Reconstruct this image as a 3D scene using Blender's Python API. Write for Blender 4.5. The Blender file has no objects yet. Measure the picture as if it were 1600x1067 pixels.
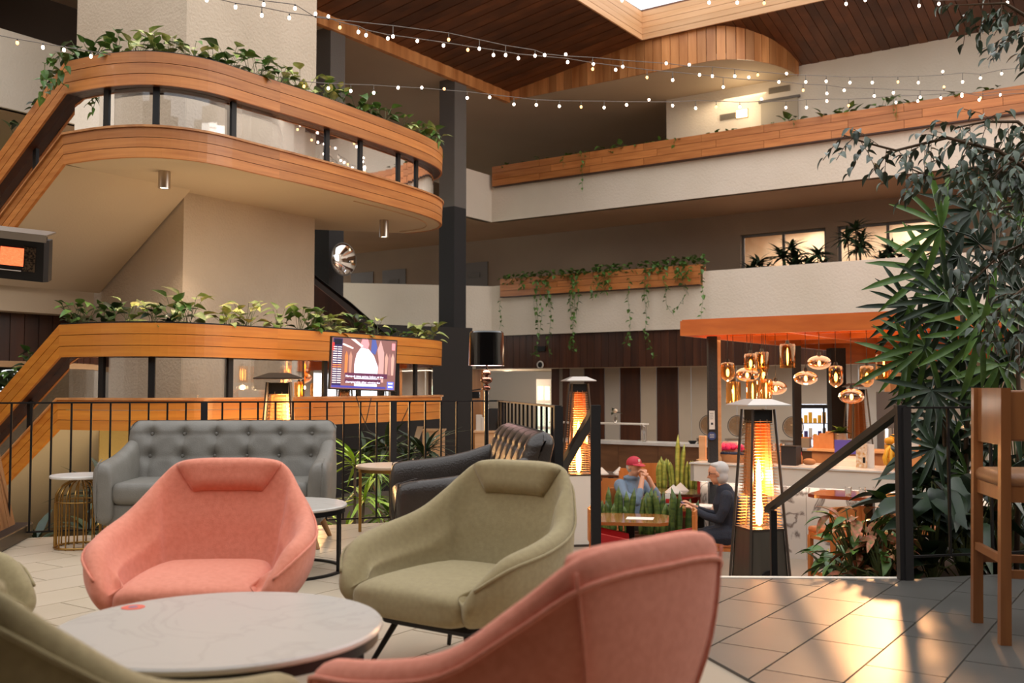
import bpy, bmesh, math, random
from mathutils import Vector as V, Matrix as M4, Euler
R = math.radians
C = bpy.context.scene.collection
SC = bpy.context.scene
rnd = random.Random(7)
# ---------------------------------------------------------------- camera, world, lights, exposure
F = 1555.6
PITCH = math.atan((606 - 533.5) / F)
CAMZ = 1.1
cd = bpy.data.cameras.new('camera'); cam = bpy.data.objects.new('camera', cd); C.objects.link(cam)
cam.location = (0, 0, CAMZ); cam.rotation_euler = (math.pi / 2 + PITCH, 0, 0)
cd.lens = 35; cd.sensor_width = 36; cd.clip_end = 300
cd.dof.use_dof = True; cd.dof.focus_distance = 7.5; cd.dof.aperture_fstop = 3.2
SC.camera = cam
SC.view_settings.view_transform = 'Standard'; SC.view_settings.look = 'None'
SC.view_settings.exposure = 0.13; SC.view_settings.gamma = 1.0
try: SC.view_settings.use_curve_mapping = False
except Exception: pass
w = bpy.data.worlds.new('world'); SC.world = w; w.use_nodes = True
bg = w.node_tree.nodes['Background']; bg.inputs[0].default_value = (0.98, 0.98, 0.99, 1); bg.inputs[1].default_value = 1.75
SC.cycles.max_bounces = 8; SC.cycles.diffuse_bounces = 4; SC.cycles.sample_clamp_indirect = 6
SC.cycles.transparent_max_bounces = 12

def light(kind, name, loc, power, col, size=0.2, rot=None, sx=None, sy=None, spot=None, blend=.3, target=None):
    l = bpy.data.lights.new(name, kind); l.energy = power; l.color = col
    if kind == 'AREA':
        l.shape = 'RECTANGLE'; l.size = sx or size; l.size_y = sy or size
    else: l.shadow_soft_size = size
    if kind == 'SPOT': l.spot_size = spot; l.spot_blend = blend
    o = bpy.data.objects.new(name, l); C.objects.link(o); o.location = loc
    if target is not None:
        o.rotation_euler = (V(target) - V(loc)).to_track_quat('-Z', 'Y').to_euler()
    elif rot: o.rotation_euler = rot
    return o
WARM = (1, .62, .28); WARM2 = (1, .78, .55)
# a warm lamp beside the unlit patio heater, the light of the downlights under the decks, of the bar
light('POINT', 'landing_glow', (-2.3, 10.6, .85), 110, (1, .56, .22), .25)  # added glow brightening the lower landing boards; that heater is unlit
light('SPOT', 'downlight_lamp', (-4.02, 11.75, 3.3), 36, WARM2, .05, spot=R(120), target=(-4.02, 11.75, 0))
light('SPOT', 'downlight_lamp', (-1.75, 13.6, 3.3), 50, WARM2, .05, spot=R(120), target=(-1.75, 13.6, 0))
light('AREA', 'landing_lamp', (-3.7, 11.9, 2.0), 14, (1, .7, .42), sx=2, sy=1, rot=(R(180), 0, R(35)))
light('AREA', 'bar_lamp', (4.2, 13.6, 1.75), 60, (1, .72, .45), sx=4.5, sy=1.6, rot=(0, 0, R(-34.5)))
light('AREA', 'canopy_glow', (4.6, 14.2, .9), 40, (1, .68, .42), sx=4, sy=2.5, rot=(R(180), 0, R(-34.5)))
light('AREA', 'buffet_lamp', (3.2, 21.4, 1.5), 55, (1, .8, .6), sx=9, sy=.8, rot=(0, 0, R(-34.5)))
light('SPOT', 'floor_spot', (7.9, 20.8, 5.2), 3600, (1, .48, .2), .4, spot=R(11), blend=.5, target=(.95, 4.2, 0))  # unseen spot added for the warm patch on the stair-head floor
light('AREA', 'east_fill', (13.5, 8.5, 6.0), 520, (1, .97, .92), sx=8, sy=5, target=(-3, 11, 2.5))  # added soft fill from the right, standing for windows not built
light('AREA', 'upper_hall_lamp', (5.4, 23.9, 8.2), 22, (1, .8, .55), sx=2.5, sy=.6)
light('AREA', 'window_daylight', (-9.5, 20.5, 2.6), 160, (.95, 1, .92), sx=6, sy=3, target=(-9.5, 26, .4))
# ---------------------------------------------------------------- projection helpers
cp, sp = math.cos(PITCH), math.sin(PITCH)
def ray(px, py):
    u = (px - 800) / F; v = (533.5 - py) / F
    return V((u, cp - v * sp, sp + v * cp))
def P(px, py, Y):
    d = ray(px, py); return V((0, 0, CAMZ)) + d * (Y / d.y)
def G(px, py, z=0.0):
    d = ray(px, py); return V((0, 0, CAMZ)) + d * ((z - CAMZ) / d.z)
def PL(px, py, p0, dr):                                   # hit with the upright plane through p0 along dr
    n = V((dr[1], -dr[0], 0)); d = ray(px, py)
    t = (V((p0[0], p0[1], 0)).dot(n)) / d.dot(n)
    return V((0, 0, CAMZ)) + d * t
A2 = math.atan2(.824, .5666)
e2 = V((.5666, .824, 0)).normalized(); e1 = V((-e2.y, e2.x, 0)); m1 = -e1
# ---------------------------------------------------------------- materials
def lin(c): 
    c = c / 255.0
    return c / 12.92 if c <= .04045 else ((c + .055) / 1.055) ** 2.4
def rgb(r, g, b): return (lin(r), lin(g), lin(b), 1)
MATS = {}
def mat(name, c, rough=.5, metal=0, c2=None, scale=(4, 4, 4), bump=0, bscale=60, rand=0, emit=None, es=0, trans=0, coat=0, detail=3, alpha=1, spec=None, ior=None, sheen=0):
    m = bpy.data.materials.new(name); m.use_nodes = True; nt = m.node_tree; N = nt.nodes; L = nt.links
    b = N['Principled BSDF']; col = rgb(*c)
    b.inputs['Roughness'].default_value = rough; b.inputs['Metallic'].default_value = metal
    if trans: b.inputs['Transmission Weight'].default_value = trans
    if ior: b.inputs['IOR'].default_value = ior
    if coat: b.inputs['Coat Weight'].default_value = coat; b.inputs['Coat Roughness'].default_value = .12
    if sheen: b.inputs['Sheen Weight'].default_value = sheen
    if alpha < 1: b.inputs['Alpha'].default_value = alpha
    if spec is not None: b.inputs['Specular IOR Level'].default_value = spec
    b.inputs['Base Color'].default_value = col
    src = None
    if c2 is not None or bump:
        tc = N.new('ShaderNodeTexCoord'); mp = N.new('ShaderNodeMapping'); mp.inputs['Scale'].default_value = scale
        L.new(tc.outputs['Object'], mp.inputs[0])
    if rand or c2 is not None:
        oi = N.new('ShaderNodeObjectInfo')
    if c2 is not None:
        nz = N.new('ShaderNodeTexNoise'); nz.inputs['Scale'].default_value = 1; nz.inputs['Detail'].default_value = detail
        add = N.new('ShaderNodeVectorMath'); add.operation = 'ADD'
        sc_ = N.new('ShaderNodeVectorMath'); sc_.operation = 'SCALE'; sc_.inputs[3].default_value = 37
        cmb = N.new('ShaderNodeCombineXYZ'); L.new(oi.outputs['Random'], cmb.inputs[0]); L.new(oi.outputs['Random'], cmb.inputs[2])
        L.new(cmb.outputs[0], sc_.inputs[0]); L.new(mp.outputs[0], add.inputs[0]); L.new(sc_.outputs[0], add.inputs[1])
        L.new(add.outputs[0], nz.inputs['Vector'])
        rp = N.new('ShaderNodeValToRGB'); rp.color_ramp.elements[0].position = .32; rp.color_ramp.elements[1].position = .68
        rp.color_ramp.elements[0].color = col; rp.color_ramp.elements[1].color = rgb(*c2)
        L.new(nz.outputs['Fac'], rp.inputs[0]); src = rp.outputs[0]
    if rand:
        hs = N.new('ShaderNodeHueSaturation'); mr = N.new('ShaderNodeMapRange')
        mr.inputs[3].default_value = 1 - rand; mr.inputs[4].default_value = 1 + rand
        L.new(oi.outputs['Random'], mr.inputs[0]); L.new(mr.outputs[0], hs.inputs['Value'])
        if src: L.new(src, hs.inputs['Color'])
        else: hs.inputs['Color'].default_value = col
        src = hs.outputs[0]
    if src: L.new(src, b.inputs['Base Color'])
    if bump:
        n2 = N.new('ShaderNodeTexNoise'); n2.inputs['Scale'].default_value = bscale; n2.inputs['Detail'].default_value = 2
        L.new(tc.outputs['Object'], n2.inputs['Vector']); bp = N.new('ShaderNodeBump'); bp.inputs['Strength'].default_value = bump
        bp.inputs['Distance'].default_value = .02
        L.new(n2.outputs['Fac'], bp.inputs['Height']); L.new(bp.outputs[0], b.inputs['Normal'])
    if emit: b.inputs['Emission Color'].default_value = rgb(*emit); b.inputs['Emission Strength'].default_value = es
    MATS[name] = m; return m
stucco = mat('stucco', (220, 206, 186), .9, c2=(228, 214, 196), scale=(.7, .7, .7), bump=.45, bscale=22)
soffit = mat('soffit_paint', (206, 186, 160), .9, c2=(198, 178, 152), scale=(.5, .5, .5), bump=.1, bscale=40)
towerm = mat('tower_stucco', (204, 186, 164), .92, c2=(194, 176, 154), scale=(1, 1, 1), bump=.6, bscale=26)
greycol = mat('column_grey', (110, 104, 98), .85, bump=.3, bscale=40)
darkcol = mat('column_charcoal', (44, 42, 42), .8, bump=.3, bscale=40)
woodh = mat('timber_board', (170, 100, 42), .42, c2=(196, 126, 62), scale=(1.2, 1.2, 22), rand=.16, detail=5, coat=.15)
woodglow = mat('timber_board_glow', (196, 114, 34), .4, c2=(214, 136, 48), scale=(1.2, 1.2, 22), rand=.12, detail=5, coat=.15)  # the same boards with the warm glow put into their colour
woodv = mat('timber_vertical', (172, 108, 56), .45, c2=(214, 150, 92), scale=(5, 5, .5), rand=.3, detail=4, coat=.1)
woodlt = mat('timber_pale', (214, 164, 114), .5, c2=(226, 180, 134), scale=(1, 1, 16), rand=.1)
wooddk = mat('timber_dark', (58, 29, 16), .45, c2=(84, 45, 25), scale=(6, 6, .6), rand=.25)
roofw = mat('roof_plank', (80, 44, 23), .5, c2=(112, 66, 36), scale=(1.5, 1.5, 1.5), rand=.3)
orange = mat('canopy_timber', (190, 92, 24), .4, c2=(208, 108, 36), scale=(2, 2, 10), rand=.06, coat=.2)
black = mat('black_metal', (24, 22, 22), .45, metal=.3)
blackp = mat('black_post', (30, 28, 28), .5)
tilec = mat('cream_tile', (200, 184, 162), .32, c2=(192, 176, 152), scale=(1.4, 1.4, 1.4), rand=.03, bump=.02, bscale=90)
tileg = mat('grey_tile', (84, 82, 78), .34, c2=(76, 74, 70), scale=(3, 3, 3), rand=.04, bump=.03, bscale=120)
grout = mat('grout', (168, 152, 132), .9)
lowfloor = mat('restaurant_floor', (150, 136, 120), .35, c2=(140, 126, 110), scale=(.7, .7, .7))
marble = mat('white_marble', (226, 222, 214), .25, c2=(206, 202, 196), scale=(6, 3, 3), detail=8)
glass = mat('clear_glass', (255, 255, 255), .02, trans=1, ior=1.45)
whitep = mat('white_paint', (216, 206, 192), .6)
soil = mat('soil', (40, 28, 20), .95)
chrome = mat('brushed_steel', (190, 180, 170), .3, metal=1)
brass = mat('brass', (176, 138, 78), .3, metal=1)
def thin_glass(name, tint, gloss=.12, rough=.03):
    m = bpy.data.materials.new(name); m.use_nodes = True; nt = m.node_tree; N = nt.nodes; L = nt.links; N.clear()
    o = N.new('ShaderNodeOutputMaterial'); t = N.new('ShaderNodeBsdfTransparent'); t.inputs[0].default_value = rgb(*tint)
    g = N.new('ShaderNodeBsdfGlossy'); g.inputs['Roughness'].default_value = rough; g.inputs[0].default_value = (1, .95, .88, 1)
    lw = N.new('ShaderNodeLayerWeight'); lw.inputs[0].default_value = .25; mr = N.new('ShaderNodeMapRange'); mr.inputs[3].default_value = gloss * .4; mr.inputs[4].default_value = min(1, gloss * 4)
    L.new(lw.outputs['Facing'], mr.inputs[0]); mx = N.new('ShaderNodeMixShader'); L.new(mr.outputs[0], mx.inputs[0]); L.new(t.outputs[0], mx.inputs[1]); L.new(g.outputs[0], mx.inputs[2]); L.new(mx.outputs[0], o.inputs[0])
    MATS[name] = m; return m
def marble_veins(name, base, vein, scale):
    m = mat(name, base, .22); nt = m.node_tree; N = nt.nodes; L = nt.links; b = N['Principled BSDF']
    tc = N.new('ShaderNodeTexCoord'); mp = N.new('ShaderNodeMapping'); mp.inputs['Rotation'].default_value = (.3, .5, .4)
    L.new(tc.outputs['Object'], mp.inputs[0])
    n = N.new('ShaderNodeTexNoise'); n.inputs['Scale'].default_value = scale; n.inputs['Detail'].default_value = 6; n.inputs['Distortion'].default_value = 1.6
    L.new(mp.outputs[0], n.inputs['Vector'])
    s = N.new('ShaderNodeMath'); s.operation = 'SUBTRACT'; s.inputs[1].default_value = .5
    a = N.new('ShaderNodeMath'); a.operation = 'ABSOLUTE'
    L.new(n.outputs['Fac'], s.inputs[0]); L.new(s.outputs[0], a.inputs[0])
    r = N.new('ShaderNodeValToRGB'); r.color_ramp.elements[0].position = 0; r.color_ramp.elements[0].color = rgb(*vein)
    r.color_ramp.elements[1].position = .03; r.color_ramp.elements[1].color = rgb(*base)
    L.new(a.outputs[0], r.inputs[0]); L.new(r.outputs[0], b.inputs['Base Color']); return m
veined = marble_veins('veined_marble', (200, 188, 176), (112, 98, 90), 1.1)
tablemarble = marble_veins('table_marble', (200, 193, 184), (193, 186, 177), 2.6)
# ---------------------------------------------------------------- mesh builder
class MB:
    def __init__(s): s.v = []; s.f = []; s.mi = []; s.cur = 0
    def add(s, vs, fs):
        o = len(s.v); s.v += [tuple(p) for p in vs]
        for f in fs: s.f.append(tuple(i + o for i in f)); s.mi.append(s.cur)
        return s
    def box(s, c, d, rz=0, rot=None):
        x, y, z = d[0] / 2, d[1] / 2, d[2] / 2
        vs = [V(p) for p in ((-x, -y, -z), (x, -y, -z), (x, y, -z), (-x, y, -z), (-x, -y, z), (x, -y, z), (x, y, z), (-x, y, z))]
        m = rot if rot is not None else M4.Rotation(rz, 3, 'Z')
        vs = [m @ p + V(c) for p in vs]
        return s.add(vs, [(3, 2, 1, 0), (4, 5, 6, 7), (0, 1, 5, 4), (1, 2, 6, 5), (2, 3, 7, 6), (3, 0, 4, 7)])
    def hexa(s, vs): return s.add(vs, [(3, 2, 1, 0), (4, 5, 6, 7), (0, 1, 5, 4), (1, 2, 6, 5), (2, 3, 7, 6), (3, 0, 4, 7)])
    def rbox(s, c, d, r=.02, seg=2, rot=None):
        bm = bmesh.new(); bmesh.ops.create_cube(bm, size=1)
        bmesh.ops.scale(bm, vec=d, verts=bm.verts)
        bmesh.ops.bevel(bm, geom=list(bm.edges), offset=min(r, min(d) * .49), segments=seg, affect='EDGES', profile=.5)
        bm.verts.ensure_lookup_table(); m = rot if rot is not None else M4.Identity(3)
        vs = [m @ v.co + V(c) for v in bm.verts]; fs = [[v.index for v in f.verts] for f in bm.faces]; bm.free()
        return s.add(vs, fs)
    def wall(s, a, b, z0, z1, t=.2, side=1):              # upright slab from a to b, thickness to the left (side=1)
        a = V((a[0], a[1], 0)); b = V((b[0], b[1], 0)); d = (b - a).normalized(); n = V((-d.y, d.x, 0)) * t * side
        q = [a, b, b + n, a + n]; return s.hexa([V((p.x, p.y, z0)) for p in q] + [V((p.x, p.y, z1)) for p in q])
    def prism(s, poly, z0, z1):
        n = len(poly)
        g = lambda z, i: z[i] if isinstance(z, (list, tuple)) else z
        vs = [(poly[i][0], poly[i][1], g(z0, i)) for i in range(n)] + [(poly[i][0], poly[i][1], g(z1, i)) for i in range(n)]
        return s.add(vs, [tuple(range(n - 1, -1, -1)), tuple(range(n, 2 * n))] + [(i, (i + 1) % n, n + (i + 1) % n, n + i) for i in range(n)])
    def tube(s, pts, r, n=6, closed=False, cap=True):
        pts = [V(p) for p in pts]; k = len(pts); rr = r if isinstance(r, (list, tuple)) else [r] * k
        rings = []; up = None
        for i, p in enumerate(pts):
            if closed: d = pts[(i + 1) % k] - pts[i - 1]
            else: d = pts[min(i + 1, k - 1)] - pts[max(i - 1, 0)]
            d = d.normalized() if d.length > 1e-9 else V((0, 0, 1))
            if up is None: up = V((0, 0, 1)) if abs(d.z) < .9 else V((1, 0, 0))
            a = d.cross(up)
            if a.length < 1e-6: a = d.cross(V((.3, 1, 0)))
            a.normalize(); b = a.cross(d).normalized(); up = b
            rings.append([p + (a * math.cos(t) + b * math.sin(t)) * rr[i] for t in [2 * math.pi * j / n for j in range(n)]])
        vs = [q for ring in rings for q in ring]; fs = []
        for i in range(k if closed else k - 1):
            i2 = (i + 1) % k
            for j in range(n): fs.append((i * n + j, i * n + (j + 1) % n, i2 * n + (j + 1) % n, i2 * n + j))
        if cap and not closed: fs += [tuple(range(n - 1, -1, -1)), tuple((k - 1) * n + j for j in range(n))]
        return s.add(vs, fs)
    def cyl(s, a, b, r0, r1=None, n=12): return s.tube([a, b], [r0, r0 if r1 is None else r1], n)
    def lathe(s, prof, n=20, c=(0, 0, 0)):
        vs = []; k = len(prof)
        for r_, z in prof:
            for j in range(n): t = 2 * math.pi * j / n; vs.append((c[0] + max(r_, 1e-4) * math.cos(t), c[1] + max(r_, 1e-4) * math.sin(t), c[2] + z))
        fs = [(i * n + j, i * n + (j + 1) % n, (i + 1) * n + (j + 1) % n, (i + 1) * n + j) for i in range(k - 1) for j in range(n)]
        return s.add(vs, fs)
    def loft(s, secs, cap=True):
        n = len(secs[0]); vs = [p for q in secs for p in q]; fs = []
        for i in range(len(secs) - 1):
            for j in range(n): fs.append((i * n + j, i * n + (j + 1) % n, (i + 1) * n + (j + 1) % n, (i + 1) * n + j))
        if cap: fs += [tuple(range(n - 1, -1, -1)), tuple((len(secs) - 1) * n + j for j in range(n))]
        return s.add(vs, fs)
    def grid(s, fn, nu, nv, flip=False):
        vs = [fn(i / nu, j / nv) for i in range(nu + 1) for j in range(nv + 1)]; fs = []
        for i in range(nu):
            for j in range(nv):
                a = i * (nv + 1) + j; q = (a, a + nv + 1, a + nv + 2, a + 1); fs.append(q[::-1] if flip else q)
        return s.add(vs, fs)
    def ell(s, c, r, nu=14, nv=9, rot=None):
        m = rot if rot is not None else M4.Identity(3); vs = []
        for i in range(nv + 1):
            ph = math.pi * i / nv
            for j in range(nu):
                t = 2 * math.pi * j / nu; q = V((r[0] * math.sin(ph) * math.cos(t), r[1] * math.sin(ph) * math.sin(t), r[2] * math.cos(ph))); vs.append(m @ q + V(c))
        fs = [(i * nu + j, (i + 1) * nu + j, (i + 1) * nu + (j + 1) % nu, i * nu + (j + 1) % nu) for i in range(nv) for j in range(nu)]
        return s.add(vs, fs)
    def mesh(s, name, mats, smooth=False, inv=None):
        me = bpy.data.meshes.new(name)
        vs = [tuple(inv @ V(p)) for p in s.v] if inv is not None else s.v
        me.from_pydata(vs, [], s.f)
        for m in (mats if isinstance(mats, (list, tuple)) else [mats]): me.materials.append(m)
        if any(s.mi): me.polygons.foreach_set('material_index', s.mi)
        if smooth:
            me.polygons.foreach_set('use_smooth', [True] * len(me.polygons))
            if smooth is not True: me.set_sharp_from_angle(angle=R(smooth))
        me.update(); return me
def root_inv(o):
    m = M4.Identity(4)
    while o is not None: m = o.matrix_basis @ m; o = o.parent
    return m.inverted()
def obj(name, mb, m, parent=None, smooth=False, world=False, label=None, kind=None, group=None, cat=None, mods=None):
    if isinstance(mb, MB): me = mb.mesh(name, m, smooth, root_inv(parent) if (world and parent) else None)
    else: me = mb
    o = bpy.data.objects.new(name, me); C.objects.link(o)
    if parent: o.parent = parent
    if label: o['label'] = label
    if kind: o['kind'] = kind
    if group: o['group'] = group
    if cat: o['category'] = cat
    if mods: mods(o)
    return o
def thing(name, label, cat, loc=(0, 0, 0), rz=0, group=None):
    o = bpy.data.objects.new(name, None); C.objects.link(o); o.location = loc; o.rotation_euler = (0, 0, rz); o.empty_display_size = .1
    o.matrix_basis = M4.Translation(V(loc)) @ M4.Rotation(rz, 4, 'Z')
    o['label'] = label; o['category'] = cat
    if group: o['group'] = group
    return o
def struct(name, mb, m, label=None, smooth=False, cat=None):
    return obj(name, mb, m, kind='structure', label=label, smooth=smooth, cat=cat)
def inst(name, me, parent, mtx, world=False, label=None, kind=None):
    o = bpy.data.objects.new(name, me); C.objects.link(o); o.parent = parent
    o.matrix_basis = (root_inv(parent) @ mtx) if world else mtx
    if label: o['label'] = label
    if kind: o['kind'] = kind
    return o
def dup(root, loc, rz, label, group=None):
    r = root.copy(); C.objects.link(r); r.matrix_basis = M4.Translation(V(loc)) @ M4.Rotation(rz, 4, 'Z'); r['label'] = label
    if group: r['group'] = group
    for ch in list(root.children):
        c = ch.copy(); C.objects.link(c); c.parent = r
        for g_ in list(ch.children):
            d = g_.copy(); C.objects.link(d); d.parent = c
    return r
def subsurf(n): 
    def f(o): m = o.modifiers.new('s', 'SUBSURF'); m.levels = n; m.render_levels = n
    return f
ORD = ['first', 'second', 'third', 'fourth', 'fifth', 'sixth', 'seventh', 'eighth', 'ninth', 'tenth', 'eleventh', 'twelfth', 'thirteenth', 'fourteenth', 'fifteenth', 'sixteenth', 'seventeenth', 'eighteenth', 'nineteenth', 'twentieth', 'twenty-first', 'twenty-second', 'twenty-third', 'twenty-fourth', 'twenty-fifth']
# ================================================================ THE SETTING
taupe_shade = mat('corridor_shade_taupe', (150, 128, 106), .95, c2=(140, 118, 98), scale=(.6, .6, .6), bump=.3, bscale=30)  # darkened so the colour carries the shade of the corridors
dtaupe_shade = mat('shade_brown', (70, 58, 48), .95)  # cream wall left unlit, its shade put into a dark brown
brownsof = mat('gallery_soffit', (198, 168, 138), .95, c2=(188, 158, 130), scale=(.5, .5, .5))
LOW = -1.1                                                # restaurant floor; the terrace is z = 0
def q2(p): return (p[0], p[1])
# terrace edge (plan): rail line A, rail line B, stair gap
RA0 = V((-5.2, 6.83, 0)); RA1 = V((-.08, 8.52, 0)); RB1 = V((.30, 5.85, 0)); RG = V((2.27, 5.8, 0)); RC = V((5.6, 6.6, 0))
edge = [(-12, 4.8), q2(RA0), q2(RA1), q2(RB1), q2(RG), q2(RC), (14, 8.6), (14, -6), (-12, -6)]
tb = MB(); tb.prism(edge, LOW - .2, -.012); struct('floor', tb, grout, label='terrace slab under the lounge seating')
floorc = bpy.data.objects['floor']
# tiles, aligned with the building axes
def inside(p, poly):
    c = False; n = len(poly)
    for i in range(n):
        x1, y1 = poly[i]; x2, y2 = poly[(i + 1) % n]
        if (y1 > p[1]) != (y2 > p[1]) and p[0] < (x2 - x1) * (p[1] - y1) / (y2 - y1) + x1: c = not c
    return c
def clip(poly, a, b, keep=1):                             # clip convex polygon by line a->b, keep left
    out = []; d = (b[0] - a[0], b[1] - a[1])
    s = lambda p: ((p[1] - a[1]) * d[0] - (p[0] - a[0]) * d[1]) * keep
    for i in range(len(poly)):
        p, q = poly[i], poly[(i + 1) % len(poly)]; sp_, sq = s(p), s(q)
        if sp_ >= 0: out.append(p)
        if (sp_ >= 0) != (sq >= 0): t = sp_ / (sp_ - sq); out.append((p[0] + (q[0] - p[0]) * t, p[1] + (q[1] - p[1]) * t))
    return out
ZA, ZB = (.30, 5.85), (1.02, 3.4)                          # line between the cream and the grey paving
TW, TL = .31, .58; off = V((1.97, 5.385, 0)); tiles = []
rest = {True: MB(), False: MB()}
front = [(-12, 4.8), q2(RA0), q2(RA1), q2(RB1), q2(RG), q2(RC), (14, 8.6)]
cnt = 0
for i in range(-60, 60):
    for j in range(-30, 30):
        o = off + m1 * (i * TW) + e2 * (j * TL + (TL / 2 if i % 2 else 0)); g_ = .004
        q = [o + m1 * g_ + e2 * g_, o + m1 * (TW - g_) + e2 * g_, o + m1 * (TW - g_) + e2 * (TL - g_), o + m1 * g_ + e2 * (TL - g_)]
        q = [q2(p) for p in q]; cx = sum(p[0] for p in q) / 4; cy = sum(p[1] for p in q) / 4
        if cy < .6 or abs(cx) > .56 * cy + .5 or cy > 8.9: continue
        for cream in (True, False):
            if cy > 5.72 and cx < .32:
                if not cream: continue
                p = q
            else: p = clip(q, ZA, ZB, -1 if cream else 1)
            if len(p) < 3: continue
            if True:
                if cream: p = clip(clip(p, q2(RA0), q2(RA1), -1), q2(RA1), q2(RB1), -1)
                elif cx < RG.x: p = clip(p, q2(RB1), q2(RG), -1)
                else: p = clip(p, q2(RG), q2(RC), -1)
                if len(p) < 3: continue
                area = abs(sum(p[k][0] * p[(k + 1) % len(p)][1] - p[(k + 1) % len(p)][0] * p[k][1] for k in range(len(p)))) / 2
                if area < .002: continue
                tiles.append((cream, cy, p))
for cream in (True, False):
    ts = sorted([t for t in tiles if t[0] == cream], key=lambda t: t[1])
    root = floorc
    if not cream:
        gb = MB(); gb.prism([ZA, q2(RG), q2(RC), (14, 8.6), (14, -6), (3.78, -6)], -.013, -.009); root = struct('floor_grey', gb, mat('grout_grey', (112, 100, 88), .9), label='grey paved strip leading to the stairs')
    for k, (c_, cy, p) in enumerate(ts):
        if k < 290:
            m = MB(); m.prism(p, -.0085, 0); obj('floor_tile', m, tilec if cream else tileg, root)
        else: rest[cream].prism(p, -.0085, 0)
    if rest[cream].v: obj('floor_tiles', rest[cream], tilec if cream else tileg, root, kind='stuff')
# nosing of the top step
nb = MB()
for a, b in ((RB1, RG),): 
    d = (b - a).normalized(); n = V((d.y, -d.x, 0))
    nb.hexa([a + V((0, 0, -.045)), b + V((0, 0, -.045)), b - n * .05 + V((0, 0, -.045)), a - n * .05 + V((0, 0, -.045)), a + V((0, 0, .003)), b + V((0, 0, .003)), b - n * .05 + V((0, 0, .003)), a - n * .05 + V((0, 0, .003))])
struct('trim_1', nb, whitep, label='pale nosing along the top stair edge')
sb = MB(); sd = V((-.14, 1, 0)).normalized()
stairroot = None
for k in range(6):
    a = RB1 + sd * (.3 * k + .05); b = RG + sd * (.3 * k + .05); z = -.18 * (k + 1)
    s_ = MB(); s_.prism([q2(a), q2(b), q2(b + sd * .3), q2(a + sd * .3)], LOW, z)
    if stairroot is None: stairroot = obj('trim_2', s_, tileg, kind='structure', label='flight of tiled steps down to the restaurant')
    else: obj('step', s_, tileg, stairroot)
lf = MB(); lf.prism([(-30, 4), (30, 4), (30, 45), (-30, 45)], LOW - .1, LOW); struct('floor_restaurant', lf, lowfloor, label='beige restaurant floor below the terrace')
# ---- parapets, slabs, walls
Cc = V((-.533, 25.9, 0)); S = V((-.16, 25.15, 0)); W0 = V((3.94, 25.1, 0))
L1 = V((-4.37, 25.0, 0)); L0 = V((-9.5, 23.8, 0))
def at(p, a=0, b=0): return p + m1 * a + e2 * b           # a along to the near right, b away from the void
slab = MB(); slab.prism([q2(at(Cc, 26, .06)), q2(at(Cc, -.06, .06)), q2(at(Cc, -.06, -21)), q2(at(Cc, -9, -21)), q2(at(Cc, -9, 9)), q2(at(Cc, 26, 9))][::-1], 5.44, 5.72)
struct('ceiling_1', slab, brownsof, label='soffit slab under the second floor gallery')
slab = MB(); slab.prism([q2(at(Cc, 26, .06)), q2(at(Cc, 0, .06)), (L1.x, L1.y + .06), (L0.x, L0.y + .06), (-9.5, 40), q2(at(Cc, 26, 9))][::-1], 2.45, 2.72)
struct('ceiling_2', slab, brownsof, label='soffit slab under the first floor gallery')
def para(name, pts, z0, z1, lab):
    m = MB()
    for a, b in zip(pts, pts[1:]): m.wall(a, b, z0, z1, .16, -1 if False else 1)
    return struct(name, m, stucco, label=lab)
# outward side is toward the void: walls drawn so that thickness goes away from it
para('wall_gallery_upper', [at(Cc, 26), Cc], 5.40, 6.40, 'long white second floor gallery parapet on the far side') if False else None
m = MB(); m.wall(at(Cc, 26), Cc, 5.44, 6.62, .16, -1); m.wall(Cc, at(Cc, 0, -21), 5.44, 6.66, .16, -1); struct('wall_gallery_upper', m, stucco, label='white second floor gallery parapet turning the far corner')
m = MB(); m.wall(at(Cc, 26), Cc, 2.45, 3.75, .16, -1); m.wall(Cc, L1, 2.45, 3.75, .16, -1); m.wall(L1, L0, 2.45, 3.75, .16, -1); struct('wall_gallery_lower', m, stucco, label='white first floor gallery parapet above the restaurant')
# first floor hall wall with two lit window openings, and doors
B1 = 2.49
def wallrects(name, base, b, spans, m_, lab):
    mb = MB()
    for a0, a1, z0, z1 in spans: mb.wall(at(base, a1, b), at(base, a0, b), z0, z1, .2, -1)
    return struct(name, mb, m_, label=lab)
def apx(px, b, base=Cc):                                   # distance along m1 of the plane at offset b under pixel column px
    p = PL(px, 500, at(base, 0, b), m1); return (p - at(base, 0, b)).dot(m1)
w0, w1, w2, w3 = apx(1158, B1), apx(1292, B1), apx(1310, B1), apx(1470, B1)
wallrects('wall_hall_lower', Cc, B1, [(-9, w0, 2.7, 5.44), (w0, w1, 4.9, 5.44), (w1, w2, 2.7, 5.44), (w2, w3, 4.9, 5.44), (w3, 26, 2.7, 5.44), (w0, w1, 2.7, 3.7), (w2, w3, 2.7, 3.7)], taupe_shade, 'first floor corridor wall behind the gallery')
lit = mat('lit_room_wall', (225, 190, 150), .9, c2=(232, 205, 170))
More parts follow.
